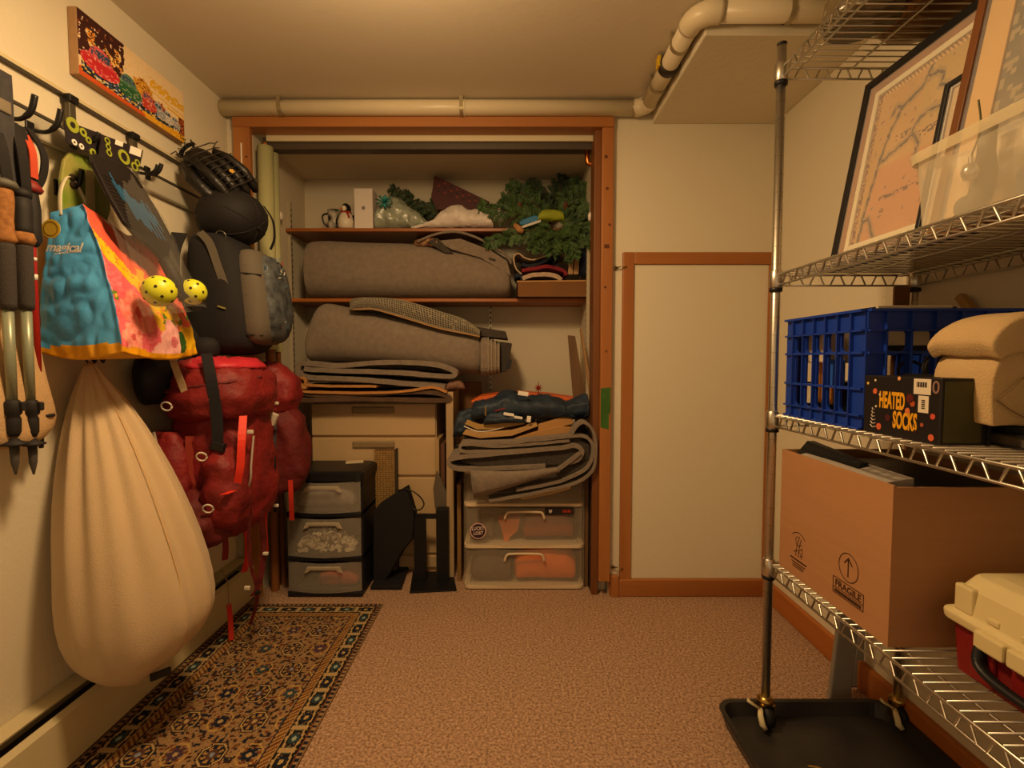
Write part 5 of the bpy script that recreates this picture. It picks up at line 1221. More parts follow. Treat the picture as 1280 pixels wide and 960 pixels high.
# boards stored on edge
for i, (u0, u1, v0, y0, y1, col, lab) in enumerate(((544.5, 549, 549, 2.50, 2.85, 'b09468', 'narrow beige board on edge against the beige cabinet side'), (551, 556, 555, 2.55, 2.9, '6e4a34', 'dark brown board on edge between two pale boards'), (558, 567, 490, 2.47, 2.88, 'b49a72', 'tall pale board on edge beside the wide white drawers'), (571, 576, 606, 2.44, 2.80, '8a6a3c', 'thin olive brown board on edge touching the wide white drawers'))):
    a, b = P(u0, 600, Y=y0).x, P(u1, 600, Y=y0).x
    o = MB().box(a, b, y0, y1, 0, P(u0, v0, Y=y0).z).build('wooden_board', M('board_'+col, col, .7, var=.15, vs=8, stretch=(1, 1, .1)), bevel=.002); tag(o, lab, 'board', 'boards stored on edge in the closet')
cw = thing('grey_wrap', P(553, 640, Y=2.46), 'crumpled grey plastic wrap tucked above the metal stand', 'wrap')
MB().prism([P(u, v, Y=2.49) for u, v in ((544, 634), (541, 612), (546, 588), (552, 600), (560, 622), (562, 637), (552, 640))], (0, .03, 0)).rough(.008, 30, 3).build('wrap', M('grey_film', '5f5548', .4), cw, bevel=.004)
o = MB().prism([P(u, v, Y=2.75) for u, v in ((569, 478), (602, 478), (602, 560), (569, 560))], (0, .02, 0)).build('plywood_sheet', M('brown_panel', '7c5430', .7, var=.2, vs=8), bevel=.002)
for v_ in o.data.vertices:
    if v_.co.z < .7: v_.co.z = 0
tag(o, 'brown plywood sheet standing behind the navy jacket pile', 'plywood')

# ---------------- wide white drawers and pile ----------------
dx0, dx1, dyf, dyb = -.232, .348, 2.355, 2.74
dt = P(655, 588, Y=dyf).z; dl = [dt, P(655, 629, Y=dyf).z, P(655, 681, Y=dyf).z, .02]
m_dwh = M('white_rail_plastic', 'd3bf9e', .5)
wd = thing('wide_drawers', ((dx0+dx1)/2, 2.55, 0), 'wide white three drawer unit with stickers in the closet', 'drawer unit')
for z in dl:
    MB().loft([rr_ring(dx0, dx1, dyf-.008, dyb, .03, z-.014), rr_ring(dx0, dx1, dyf-.008, dyb, .03, z)]).build('frame_rail', m_dwh, wd)
MB().box(dx0, dx0+.014, dyf+.0, dyb, .005, dt).box(dx1-.014, dx1, dyf+.0, dyb, .005, dt).box(dx0, dx1, dyb-.01, dyb, .005, dt).build('frame_side', m_drw, wd)
for i in range(3):
    z1, z0 = dl[i]-.016, dl[i+1]+.002
    d_ = front(dx0+.012, dx1-.012, dyf+.004, z0, z1, .016, m_drw, 'drawer', wd, 12)
    MB().box(dx0+.025, dx0+.028, dyf+.02, dyb-.03, z0, z1-.02).box(dx1-.028, dx1-.025, dyf+.02, dyb-.03, z0, z1-.02).box(dx0+.025, dx1-.025, dyf+.02, dyb-.03, z0, z0+.003).build('drawer_tray', m_tray, d_)
    if i: MB().tube(smooth_path([V(-.035, dyf-.022, z1-.055), V(-.025, dyf-.022, z1-.028), V(.0, dyf-.023, z1-.02), V(.12, dyf-.023, z1-.02), V(.145, dyf-.022, z1-.028), V(.155, dyf-.022, z1-.055)], 4), .006, 6).build('handle', m_dwh, d_, smooth=True)
sc_ = P(597.5, 664, Y=dyf-.012); sc_.y = dyf-.0075
m_pinkst = M('sticker_pink', 'c9a39a', .6); m_plum = M('sticker_plum', '2c1520', .6)
MB().lathe([(.0395, 0), (.0395, .001)], sc_, (0, -1, 0), 28).build('round_sticker', m_pinkst, wd)
MB().lathe([(.034, 0), (.034, .002)], sc_, (0, -1, 0), 28).build('round_sticker', m_plum, wd)
text('lettering', 'LUCKY', sc_+V(-.030, -.0024, .003), (1, 0, .06), (0, 0, 1), .024, M('sticker_text', 'd8c2b8', .6), wd, fit=.060, bold=.0006)
text('lettering', 'LOST', sc_+V(-.022, -.0024, -.019), (1, 0, .06), (0, 0, 1), .022, M('sticker_text', 'd8c2b8', .6), wd, fit=.046, bold=.0006)
lb2 = P(692, 639, Y=dyf-.014); yy2 = dyf-.013
q = [V(P(u, v, Y=yy2).x, yy2, P(u, v, Y=yy2).z) for u, v in ((681, 634), (717, 634), (717, 643), (681, 644))]
MB().prism(q, (0, .001, 0)).build('dark_label', M('label_dark', '1d1412', .6), wd)
c = P(688, 639, Y=yy2-.001); MB().prism([c+V(x, 0, z) for x, z in ((-.008, .009), (0, .006), (.008, .009), (.007, -.004), (0, -.010), (-.007, -.004))], (0, -.0006, 0)).build('shield_emblem', M('shield_white', 'c9bcb0', .6), wd)
c = P(703, 641, Y=yy2-.001); 
for k in range(5): MB().box(c.x+k*.009, c.x+k*.009+.006, yy2-.0012, yy2-.0004, c.z+.001, c.z+.012+.004*(k % 2)).build('label_mark', M('label_red', 'a8301c', .6), wd)
m_or = M('orange_fabric', 'e0701a', .7, var=.15, vs=15, bump=.15, bs=80)
content('cloth_bundle', .01, .32, 2.445, dl[3]+.006, .165, m_or, 'bright orange fabric bundle in the bottom white drawer', 'bundle', 7, .012, 12)
content('cloth_bundle', -.20, .0, 2.445, dl[3]+.006, .14, M('slate_fabric', '4a4238', .8), 'dark slate fabric bundle in the bottom white drawer', 'bundle', 8)
t = thing('cloth_bundle', (-.03, 2.46, dl[2]+.006), 'orange pointed cloth in the middle white drawer', 'bundle')
MB().prism([P(u, v, Y=2.40) for u, v in ((622, 650), (650, 648), (647, 664), (637, 672), (636, 678), (630, 678), (628, 664))], (0, .08, 0)).rough(.004, 30).build('bundle', m_or, t, bevel=.006)
content('cloth_bundle', .05, .31, 2.47, dl[2]+.006, .13, M('maroon_fabric', '8a3420', .8, var=.2, vs=12), 'maroon fabric bundle in the middle white drawer', 'bundle', 9)
content('cloth_bundle', -.21, -.09, 2.47, dl[2]+.006, .11, M('brown_fabric', '54402c', .8), 'brown fabric bundle behind the round sticker', 'bundle', 11)
# felt folds on top of the drawers
yF = 2.265
fd = thing('folded_felt', V(.05, 2.5, dt), 'thick stack of grey felt folded in loops on the white drawers', 'felt')
def fl(px, th=.012, y=yF, dep=.068, m=m_felt, sd=1):
    MB().strip(pxpath(px, Y=y, n=5), th, (0, dep, 0)).rough(.003, 15, sd).build('folded_layer', m, fd)
fl([(611, 626), (640, 622), (680, 614), (717, 605), (736, 594), (744, 580), (745, 556), (740, 536), (731, 528), (722, 532), (714, 545)], .013, sd=2)
fl([(646, 613), (699, 602), (731, 587), (741, 570), (740, 554), (727, 545), (690, 548), (640, 553), (600, 555), (580, 556)], .014, sd=3)
fl([(682, 583), (640, 585), (584, 587), (566, 584), (561, 578), (567, 573), (600, 569), (646, 565), (700, 560), (718, 557), (727, 563), (724, 573), (712, 579)], .020, dep=.36, sd=4)
fl([(664, 562), (620, 564), (582, 565), (575, 560), (582, 556), (620, 558), (680, 554), (712, 551)], .013, dep=.36, sd=5)
grid = []
for i in range(9):
    s = i/8; a = P(588+s*108, 588-s*4+3*math.sin(s*3), Y=yF-.018); b = P(592+s*108, 623-s*34, Y=yF-.014)
    grid.append([a.lerp(b, j/4)+V(0, -.012*math.sin(math.pi*j/4), 0) for j in range(5)])
MB().sheet(grid, .008).build('front_flap', m_felt, fd, smooth=True)
fl([(726, 566), (716, 574), (700, 586), (694, 588)], .014, yF-.01, .07, sd=6)
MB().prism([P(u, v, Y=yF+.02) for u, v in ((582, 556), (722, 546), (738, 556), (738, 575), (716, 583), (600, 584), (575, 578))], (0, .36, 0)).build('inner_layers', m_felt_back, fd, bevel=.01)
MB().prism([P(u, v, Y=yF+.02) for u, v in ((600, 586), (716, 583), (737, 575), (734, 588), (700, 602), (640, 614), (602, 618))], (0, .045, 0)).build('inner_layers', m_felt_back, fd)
o = MB().prism([P(u, v, Y=2.325) for u, v in ((648, 618), (690, 609), (712, 604), (714, 611), (690, 618), (652, 625))], (0, .012, 0)).build('paper_slip', M('slip_pale', 'b89c6c', .8)); tag(o, 'pale paper slip poking out under the felt loops', 'paper')
# kraft envelopes
def slab(name, px, y, dep, mat, lab, cat, bev=.002, d2=(0, 0, 0)):
    q = [P(u, v, Y=y) for u, v in px]; o = MB().prism(q, V(0, dep, 0)+Vector(d2)).build(name, mat, bevel=bev); return tag(o, lab, cat)
m_env = M('yellow_kraft', 'b8905a', .7, var=.1, vs=8)
slab('kraft_envelope', [(578, 543), (600, 548), (640, 545), (672, 533), (671, 529), (640, 538), (600, 541), (582, 537)], 2.37, .25, m_env, 'long kraft envelope curving on top of the grey felt', 'envelope')
slab('kraft_envelope', [(581, 530), (596, 537), (620, 537), (656, 530), (657, 525), (620, 530), (600, 531), (584, 525)], 2.385, .2, M('manila', 'b08c50', .7, var=.1, vs=8), 'manila envelope with white edge under the navy jacket', 'envelope')
MB().strip(pxpath([(580, 533), (596, 539), (612, 538.5), (630, 534)], Y=2.383), .003, (0, .2, 0)).build('white_sheet', m_white)
tag(bpy.data.objects['white_sheet'], 'thin white sheet edge under the manila envelope', 'paper')
slab('cardboard_flap', [(672, 540), (716, 530), (716, 522), (706, 520), (673, 531)], 2.39, .2, m_kraft, 'flat cardboard flap with upturned corner beside the envelopes', 'cardboard')
slab('cardboard_flap', [(636, 550), (712, 545), (714, 534), (700, 533), (668, 540)], 2.375, .22, m_kraft, 'flat brown cardboard piece lying on the grey felt loops', 'cardboard')
# orange sheet, navy jacket, star
slab('orange_sheet', [(588, 502), (600, 496), (640, 491), (690, 494), (722, 499), (712, 503), (600, 507)], 2.46, .22, M('orange_sheet', 'cf5f24', .6), 'orange folder lying under the navy jacket', 'folder')
jk = thing('navy_jacket', P(660, 515, Y=2.45), 'crumpled navy blue jacket on top of the closet pile', 'jacket')
m_jk = M('navy_shell', '27384a', .6, var=.4, vs=14, bump=.25, bs=50, col2='16222e')
def jpart(nm, prof, y, dep, vz, amp, seed): return heap(nm, prof, y, dep, P(650, vz, Y=y).z, m_jk, jk, amp, 20, seed, 22)
jpart('jacket_body', [(587, 522), (590, 507), (600, 503), (614, 499), (628, 493), (640, 491), (655, 497), (675, 496), (700, 500), (716, 510), (720, 520)], 2.37, .24, 528, .012, 3)
jpart('sleeve', [(604, 530), (608, 520), (622, 515), (640, 517), (652, 524), (656, 530)], 2.35, .1, 532, .010, 6)
jpart('sleeve', [(668, 519), (690, 510), (710, 503), (728, 497), (735, 495), (736, 505), (730, 520)], 2.37, .14, 525, .009, 8)
jpart('hanging_sleeve', [(565, 545), (570, 520), (580, 514), (592, 512), (596, 530)], 2.41, .1, 548, .010, 10)
for u, v, w_, h_ in ((636, 518, .05, .014), (648, 522, .04, .012), (661, 524, .02, .03), (654, 492, .05, .02)):
    MB().obox(P(u, v, Y=2.352), (w_, .006, h_), Matrix.Rotation(.15, 3, 'Y')).build('white_tag', m_white, jk, bevel=.002)
MB().obox(P(625, 512, Y=2.36), (.05, .004, .006), Matrix.Rotation(-.25, 3, 'Y')).build('red_print', M('print_red', '7a2430', .6), jk)
MB().obox(P(607, 514, Y=2.362), (.009, .006, .045)).build('zip_pull', M('brass_dull', '8a7446', .5, .6), jk, bevel=.002)
stc = P(673, 485, Y=2.50); g = MB(); st8 = []
for k in range(16):
    a = k*math.pi/8+math.pi/2; r = (.040 if k == 0 else .024) if k % 2 == 0 else .009; st8.append(stc+V(r*math.cos(a), 0, r*math.sin(a)))
n8 = len(st8); g.add(st8+[stc+V(0, -.009, 0), stc+V(0, .009, 0)], [(i, (i+1) % n8, n8) for i in range(n8)]+[((i+1) % n8, i, n8+1) for i in range(n8)])
t = thing('star_ornament', stc+V(0, 0, -.03), 'small red metal star ornament standing above the navy jacket', 'ornament')
g.build('star', M('red_star', '8e1b18', .4), t); MB().tube([stc+V(0, .002, -.008), stc+V(0, .002, -.04)], .0025, 6).build('stem', M('red_star', '8e1b18', .4), t)
# planks at the right
slab('wooden_plank', [(710, 419), (719, 420), (733, 500), (733, 560), (722, 560)], 2.62, .02, M('weathered_plank', '7a5c40', .8, var=.35, vs=8, stretch=(3, 1, .2)), 'weathered brown plank leaning in the closet right corner', 'plank')
o = MB().bar(P(726, 411, Y=2.60), P(743, 522, Y=2.45), .012, .01).build('wooden_stick', M('stick_tan', '9a7a52', .8)); tag(o, 'thin tan stick leaning beside the weathered plank', 'stick')
o = MB().box(P(738, 650, Y=2.335).x, P(745.5, 650, Y=2.335).x, 2.335, 2.75, 0, P(740, 548, Y=2.335).z).build('black_board', m_blackm, bevel=.002); tag(o, 'black flat board standing on edge beside the white drawers', 'board')
o = MB().box(P(731, 650, Y=2.38).x, P(735.5, 650, Y=2.38).x, 2.38, 2.75, 0, P(740, 565, Y=2.38).z).build('brown_strip', M('strip_brown', '6e5030', .7), bevel=.001); tag(o, 'brown strip standing between white drawers and black panel', 'strip')
# ---------------- things on the wire rack ----------------
ZS = [z+.0172 for z in SH]            # deck tops
# blue crate
ex0, ex1, ey0, ey1 = .793, 1.145, 1.113, 1.425; ez0 = ZS[1]; ez1 = P(1080, 386, Y=1.113).z
m_blue = M('crate_blue', '16389a', .42, spec=.4)
ck = thing('plastic_crate', ((ex0+ex1)/2, (ey0+ey1)/2, ez0), 'blue plastic crate full of odds and ends on the rack', 'crate')
th = .008
MB().box(ex0, ex1, ey0, ey1, ez0, ez0+.008).build('floor_panel', m_blue, ck)
hz_ = ez1-ez0
def side(p0, p1, ncol, nm):
    p0 = Vector(p0); p1 = Vector(p1); d = (p1-p0); L_ = d.length; d.normalize(); nrm = V(d.y, -d.x, 0)
    fr_ = MB()
    def slabx(s0, s1, z0, z1, t0=-.004, t1=.004):
        a, b = p0+d*s0, p0+d*s1
        fr_.hexa([a+nrm*t0+V(0, 0, z0), b+nrm*t0+V(0, 0, z0), b+nrm*t1+V(0, 0, z0), a+nrm*t1+V(0, 0, z0)], [a+nrm*t0+V(0, 0, z1), b+nrm*t0+V(0, 0, z1), b+nrm*t1+V(0, 0, z1), a+nrm*t1+V(0, 0, z1)])
    slabx(0, L_, hz_-.045, hz_-.004); slabx(0, L_, hz_-.006, hz_, -.004, .014); slabx(0, L_, hz_-.05, hz_-.046, -.004, .012)
    o = fr_.build('top_band', m_blue, ck); fr_.v = []; fr_.f = []
    slabx(0, L_, 0, .03); slabx(0, L_, .03, .034, -.004, .012); slabx(0, L_, 0, .005, -.004, .012)
    fr_.build('bottom_band', m_blue, ck)
    cw_ = .038; lat = MB(); fr_.v = []; fr_.f = []
    n = ncol
    for i in range(n+1):
        s = cw_+(L_-2*cw_)*i/n
        slabx(s-.005, s+.005, .03, hz_-.045, -.003, .003); slabx(s-.0018, s+.0018, .0, hz_, .003, .012)
    for zz in (hz_*.34, hz_*.64): slabx(0, L_, zz-.003, zz+.003, -.003, .010)
    # arched corners of the openings
    for i in range(n):
        a0 = cw_+(L_-2*cw_)*i/n+.005; a1 = cw_+(L_-2*cw_)*(i+1)/n-.005
        for zt2, sg in ((hz_-.045, -1), (.034, 1), (hz_*.64+.003, 1)):
            for e0, e1 in ((a0, 1), (a1, -1)):
                r = .013; pts = [p0+d*e0+V(0, 0, zt2)]
                for k in range(5):
                    q = math.pi/2*k/4; pts.append(p0+d*(e0+e1*r*(1-math.sin(q)))+V(0, 0, zt2+sg*r*(1-math.cos(q))))
                fr_.prism([q_-nrm*.003 for q_ in pts], nrm*.006)
    fr_.build('lattice', m_blue, o)
    fr_.v = []; fr_.f = []
    slabx(-.003, cw_, .028, hz_-.043, -.003, .0034); fr_.build('corner_post', m_blue, ck); fr_.v = []; fr_.f = []
    slabx(L_-cw_, L_+.003, .028, hz_-.043, -.003, .0034); fr_.build('corner_post', m_blue, ck)
side((ex0, ey1, ez0), (ex0, ey0, ez0), 5, 'l'); side((ex0, ey0, ez0), (ex1, ey0, ez0), 5, 'n'); side((ex1, ey0, ez0), (ex1, ey1, ez0), 5, 'r'); side((ex1, ey1, ez0), (ex0, ey1, ez0), 5, 'f')
# crate contents
cw1 = thing('gift_carton', (1.0, 1.2, ez0+.1), 'long white carton with small lettering inside the blue crate', 'box')
ya = 1.165
w0, w1, wz0, wz1_ = P(1096, 420, Y=ya).x, P(1190, 420, Y=ya).x, P(1140, 432, Y=ya).z, P(1140, 398, Y=ya).z
MB().box(w0, w1, ya, ya+.06, wz0, wz1_+.03).build('carton', M('white_card2', 'c9b79a', .6), cw1, bevel=.002)
MB().box(w0-.002, w1+.014, ya+.006, ya+.065, wz0-.012, wz1_+.028).build('black_tray', m_blackp, cw1)
for k in range(22): 
    x = w0+.045+k*.0045
    if k not in (9, 10): MB().box(x, x+.003, ya-.0006, ya+.0002, P(1140, 411.5, Y=ya).z, P(1140, 409, Y=ya).z).build('print_mark', m_ink, cw1)
def stuffbox(name, lab, cat, x0, x1, y0, y1, z0, z1, mat, rot=0, part='case'):
    t = thing(name, ((x0+x1)/2, (y0+y1)/2, z0), lab, cat)
    MB().obox(((x0+x1)/2, (y0+y1)/2, (z0+z1)/2), (x1-x0, y1-y0, z1-z0), Matrix.Rotation(R(rot), 3, 'Y')).build(part, mat, t, bevel=.004); return t
bt_ = P(1087, 430, Y=1.145)
bo_ = thing('spray_bottle', V(bt_.x, 1.15, ez0+.1), 'slim red and white tube standing in the crate corner', 'bottle')
MB().lathe([(.010, -.1), (.013, -.09), (.013, .03)], bt_+V(0, .02, -.02), n=14).build('tube', M('red_tube', 'b03028', .4), bo_, smooth=True)
MB().lathe([(.0135, -.05), (.0135, .0)], bt_+V(0, .02, -.02), n=14).build('label_band', m_white, bo_, smooth=True)
MB().lathe([(.009, .03), (.009, .055), (.004, .06)], bt_+V(0, .02, -.02), n=14).build('cap', M('red_tube', 'b03028', .4), bo_, smooth=True)
wo = [('white_pouch', 'white rounded pouch in the far half of the blue crate', .83, .90, 1.30, 1.40, .16, .25, M('pouch_white', 'cdbba0', .7)), ('orange_box', 'small orange box behind the crate lattice', .84, .87, 1.30, 1.36, .05, .16, M('orange_card', 'c8842a', .6)),
      ('dark_case', 'black case lying in the bottom of the blue crate', .87, 1.10, 1.13, 1.40, .02, .10, m_blackp), ('blue_box', 'small bright blue box against the crate side', .81, .835, 1.24, 1.29, .1, .16, M('box_blue', '2456b8', .5))]
for nm, lab, x0, x1, y0, y1, z0, z1, m_ in wo: stuffbox(nm, lab, nm.split('_')[1] if nm != 'dark_case' else 'case', x0, x1, y0, y1, ez0+z0-.01, ez0+z1, m_)
kb = thing('cable_coil', (.97, 1.145, ez0+.12), 'tangled black cable coil inside the blue crate', 'cable')
g = MB(); rn = random.Random(3)
for k in range(7):
    c = V(.93+.11*rn.random(), 1.145+.02*rn.random(), ez0+.115+.02*rn.random()); r = .03+.02*rn.random()
    g.tube(arc(c, r, rn.random()*360, 300+rn.random()*360, 20, V(1, .2*rn.random(), 0), V(0, .3, .8)), .0035, 6)
g.build('coil', M('cable_black', '26241f', .5), kb, smooth=True)
# heated socks box
hx0, hx1, hy0, hy1 = .785, .872, .905, 1.103; hz0 = ZS[1]; hz1 = P(1182, 473, Y=.905, ).z
hbx = thing('sock_box', ((hx0+hx1)/2, 1.0, hz0), 'black box lettered HEATED SOCKS in front of the blue crate', 'box')
MB().box(hx0, hx1, hy0, hy1, hz0, hz1).build('carton', M('box_black', '1c1718', .45), hbx, bevel=.002)
MB().box(hx0+.006, hx1-.012, hy0-.0012, hy0+.001, hz0+.006, hz1-.006).build('end_sleeve', M('olive_sleeve', '4a4520', .4, var=.3, vs=10), hbx)
MB().box(hx1-.003, hx1+.003, hy0-.004, hy1, hz0, hz1+.004).build('back_flap', m_blackp, hbx)
m_gold = M('gold_print', 'e0a01c', .5); xf = hx0-.0003
hh = hz1-hz0; fy = lambda s: hy1-(hy1-hy0)*s; fz = lambda t: hz0+hh*t
text('lettering', 'HEATED', (xf, fy(.234), fz(.47)), (0, -1, 0), (0, 0, 1), .047, m_gold, hbx, fit=.068, bold=.0016)
text('lettering', 'SOCKS', (xf, fy(.432), fz(.16)), (0, -1, 0), (0, 0, 1), .047, m_gold, hbx, fit=.061, bold=.0016)
for s, t, r, c in ((.06, .86, .003, 'e8c060'), (.17, .92, .0025, 'e8d8b0'), (.17, .73, .006, 'd0643c'), (.50, .97, .004, 'e0a070'), (.645, .66, .009, '5a1c18'), (.62, .46, .006, 'd07040'), (.68, .58, .006, 'a84a28'), (.92, .42, .0055, 'c8503c'), (.80, .27, .004, 'a85038'), (.24, .13, .007, 'd0603c'), (.91, .10, .0065, 'd0603c'), (.36, .30, .007, '4a1a20'), (.24, .68, .0025, 'e8d0a0'), (.19, .47, .0025, 'd8c8b0'), (.72, .15, .004, '3a1818')):
    MB().lathe([(r, 0), (r, .0006)], (xf, fy(s), fz(t)), (-1, 0, 0), 12).build('bokeh_dot', M('dot_'+c, c, .5), hbx)
for s0, s1, t0, t1 in ((.69, .89, .74, .98), (.75, .87, .46, .72)):
    MB().box(xf-.0008, xf, fy(s1), fy(s0), fz(t0), fz(t1)).build('barcode_label', M('label_white', 'd8cdb8', .6), hbx)
for k in range(9): MB().box(xf-.0012, xf-.0006, fy(.725+k*.014)-.0012*(1+k % 2), fy(.725+k*.014), fz(.85), fz(.93)).build('barcode_bar', m_ink, hbx)
for k in range(5): MB().box(xf-.0012, xf-.0006, fy(.83), fy(.79), fz(.52+k*.03), fz(.52+k*.03)+.0022).build('barcode_bar', m_ink, hbx)
text('lettering', '0', (xf, fy(.90), fz(.77)), (0, -1, 0), (0, 0, 1), .034, M('print_grey', '8a6a60', .5), hbx, bold=.0002)
g = MB()
for k in range(6): g.tube([V(xf, fy(.135-.010*k*.5), fz(.44-.06*k)), V(xf-.0008, fy(.15), fz(.40-.06*k)), V(xf, fy(.165+.006*k), fz(.42-.06*k))], .0012, 4)
g.build('tree_print', M('print_pale', 'b9ab9c', .6), hbx)
# books and beige canvas bag
bk1 = thing('dark_book', (1.0, .9, hz0), 'dark hardback book lying beside the sock box', 'book')
MB().box(.89, 1.12, .78, 1.0, hz0, hz0+.004).box(.89, 1.12, .78, 1.0, hz0+.022, hz0+.026).build('cover', m_blackp, bk1)
MB().box(.895, 1.115, .785, .998, hz0+.004, hz0+.022).build('page_block', M('page_grey', '4c4438', .8), bk1)
bk2 = thing('green_folder', (1.0, .88, hz0+.026), 'thin dark green folder on the dark hardback book', 'folder')
MB().box(.90, 1.13, .79, 1.005, hz0+.0262, hz0+.038).build('cover', M('folder_green', '1d241d', .5), bk2, bevel=.002)
cz0 = P(1240, 537, Y=.93).z
cb_ = thing('canvas_bag', (.98, .93, hz0+.038), 'folded beige canvas bag stacked beside the sock box', 'bag')
zb0 = hz0+.0385
m_canv = M('canvas_beige', 'bfa274', .9, bump=.25, bs=250, var=.08, vs=8)
def cloth_slab(nm, px, y0, y1, amp, seed, bev=.012):
    q = smooth_path([P(u, v, Y=y0) for u, v in px]+[P(*px[0], Y=y0)], 3)[:-1]
    q = [V(p.x, p.y, max(p.z, zb0)) for p in q]; rings = []
    for k in range(7):
        f = k/6; e = 1-.05*(abs(f-.5)*2)**4; c_ = sum(q, V(0, 0, 0))/len(q)
        rings.append([V(c_.x+(p.x-c_.x)*e, y0+(y1-y0)*f, zb0+.001+(p.z-zb0)*(e if p.z > zb0+.01 else 1)) for p in q])
    g = MB().loft(rings)
    for p in g.v:
        p += noise.noise_vector(p*15+V(seed, 0, 0))*amp; p.z = max(p.z, zb0+.0008)
    return g.build(nm, m_canv, cb_, smooth=True, bevel=.004)
cloth_slab('bag_body', [(1237, 540), (1236, 505), (1240, 470), (1249, 446), (1262, 436), (1290, 432), (1340, 436), (1342, 500), (1342, 540), (1290, 540)], .875, 1.0, .006, 3)
cloth_slab('folded_flap', [(1250, 447), (1240, 431), (1243, 419), (1256, 403), (1272, 393), (1300, 386), (1342, 388), (1342, 430), (1300, 436), (1268, 436)], .862, 1.0, .006, 6)
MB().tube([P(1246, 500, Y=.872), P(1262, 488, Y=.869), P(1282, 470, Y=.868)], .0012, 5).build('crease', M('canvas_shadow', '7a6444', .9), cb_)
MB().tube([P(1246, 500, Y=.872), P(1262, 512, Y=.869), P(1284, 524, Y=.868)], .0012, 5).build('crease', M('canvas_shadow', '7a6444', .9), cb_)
# framed pieces behind the crate against the wall
wp_ = thing('wooden_bat', (1.14, 1.2, ez0), 'tan wooden stick leaning behind the blue crate', 'stick')
MB().bar(P(1200, 370, Y=1.30), V(1.175, 1.05, ez0+.02), .02, .02).build('stick', M('tan_stick', 'a8844c', .7), wp_, bevel=.002)
bp_ = thing('framed_board', (1.12, 1.435, ez0), 'brown framed board standing behind the rear post of the rack', 'frame')
MB().box(1.095, 1.14, 1.430, 1.438, ez0, 1.32).build('board_edge', M('frame_brown', '80552c', .6, var=.3, vs=8, stretch=(1, 1, .1)), bp_, bevel=.002)
MB().box(1.10, 1.14, 1.4385, 1.443, ez0, 1.31).build('board', m_kraft, bp_)

# ---------------- shelf with pictures ----------------
zp = ZS[2]
def frame(name, lab, y0, y1, x0, x1, h, fw, mats, fn, nx, ny, z0=zp, mat2=None, fth=.018):
    t = thing(name, (x0, (y0+y1)/2, z0), lab, 'picture frame')
    up = V(x1-x0, 0, h).normalized(); hl = V(x1-x0, 0, h).length; al = V(0, -1, 0); nr = al.cross(up).normalized()
    if nr.x > 0: nr = -nr
    o = V(x0, y1, z0)+nr*0; W = y1-y0
    q = lambda s, t_, n_=0: o+al*s+up*t_+nr*n_
    def bx(s0, s1, t0, t1, n0, n1, nm, m, par): return MB().hexa([q(s0, t0, n0), q(s1, t0, n0), q(s1, t0, n1), q(s0, t0, n1)], [q(s0, t1, n0), q(s1, t1, n0), q(s1, t1, n1), q(s0, t1, n1)]).build(nm, m, par, bevel=.0015)
    bx(.004, W-.004, .004, hl-.004, -.012, -.006, 'backing', m_kraft, t)
    for s0, s1, t0, t1 in ((0, fw, 0, hl), (W-fw, W, 0, hl), (fw, W-fw, 0, fw), (fw, W-fw, hl-fw, hl)): bx(s0, s1, t0, t1, -.012, .008, 'moulding', mats[0], t)
    ins_ = fw
    for wdt, m in mats[1:]:
        for s0, s1, t0, t1 in ((ins_, ins_+wdt, ins_, hl-ins_), (W-ins_-wdt, W-ins_, ins_, hl-ins_), (ins_+wdt, W-ins_-wdt, ins_, ins_+wdt), (ins_+wdt, W-ins_-wdt, hl-ins_-wdt, hl-ins_)): bx(s0, s1, t0, t1, -.008, .002, 'mat_border', m, t)
        ins_ += wdt
    if fn: print_grid('picture', q(ins_, ins_, -.003), al*(W-2*ins_), up*(hl-2*ins_), nx, ny, fn, m_print, t)
    bx(fw, W-fw, fw, hl-fw, .003, .0045, 'glass', clear('picture_glass', 'ffffff', .02, .03, .25), t)
    return t
COAST = [[(.09, .0), (.10, .10), (.09, .145), (.13, .37), (.16, .52), (.21, .68), (.30, .81), (.40, .84), (.47, .857), (.55, .99)], [(.52, .90), (.60, .895), (.66, .86), (.64, .80), (.72, .77), (.74, .71), (.70, .665), (.58, .68), (.50, .66), (.44, .58)], [(.09, .13), (.16, .15), (.20, .10), (.22, .06), (.27, .0)], [(.16, .50), (.30, .54), (.48, .58)], [(.30, .81), (.24, .84), (.20, .80)], [(.48, .58), (.55, .50), (.52, .42), (.60, .36), (.66, .25), (.72, .20), (.80, .05)]]
def segd(x, y, a, b):
    dx, dy = b[0]-a[0], b[1]-a[1]; k = max(0, min(1, ((x-a[0])*dx+(y-a[1])*dy)/(dx*dx+dy*dy+1e-9)))
    return math.hypot(x-a[0]-k*dx, y-a[1]-k*dy)
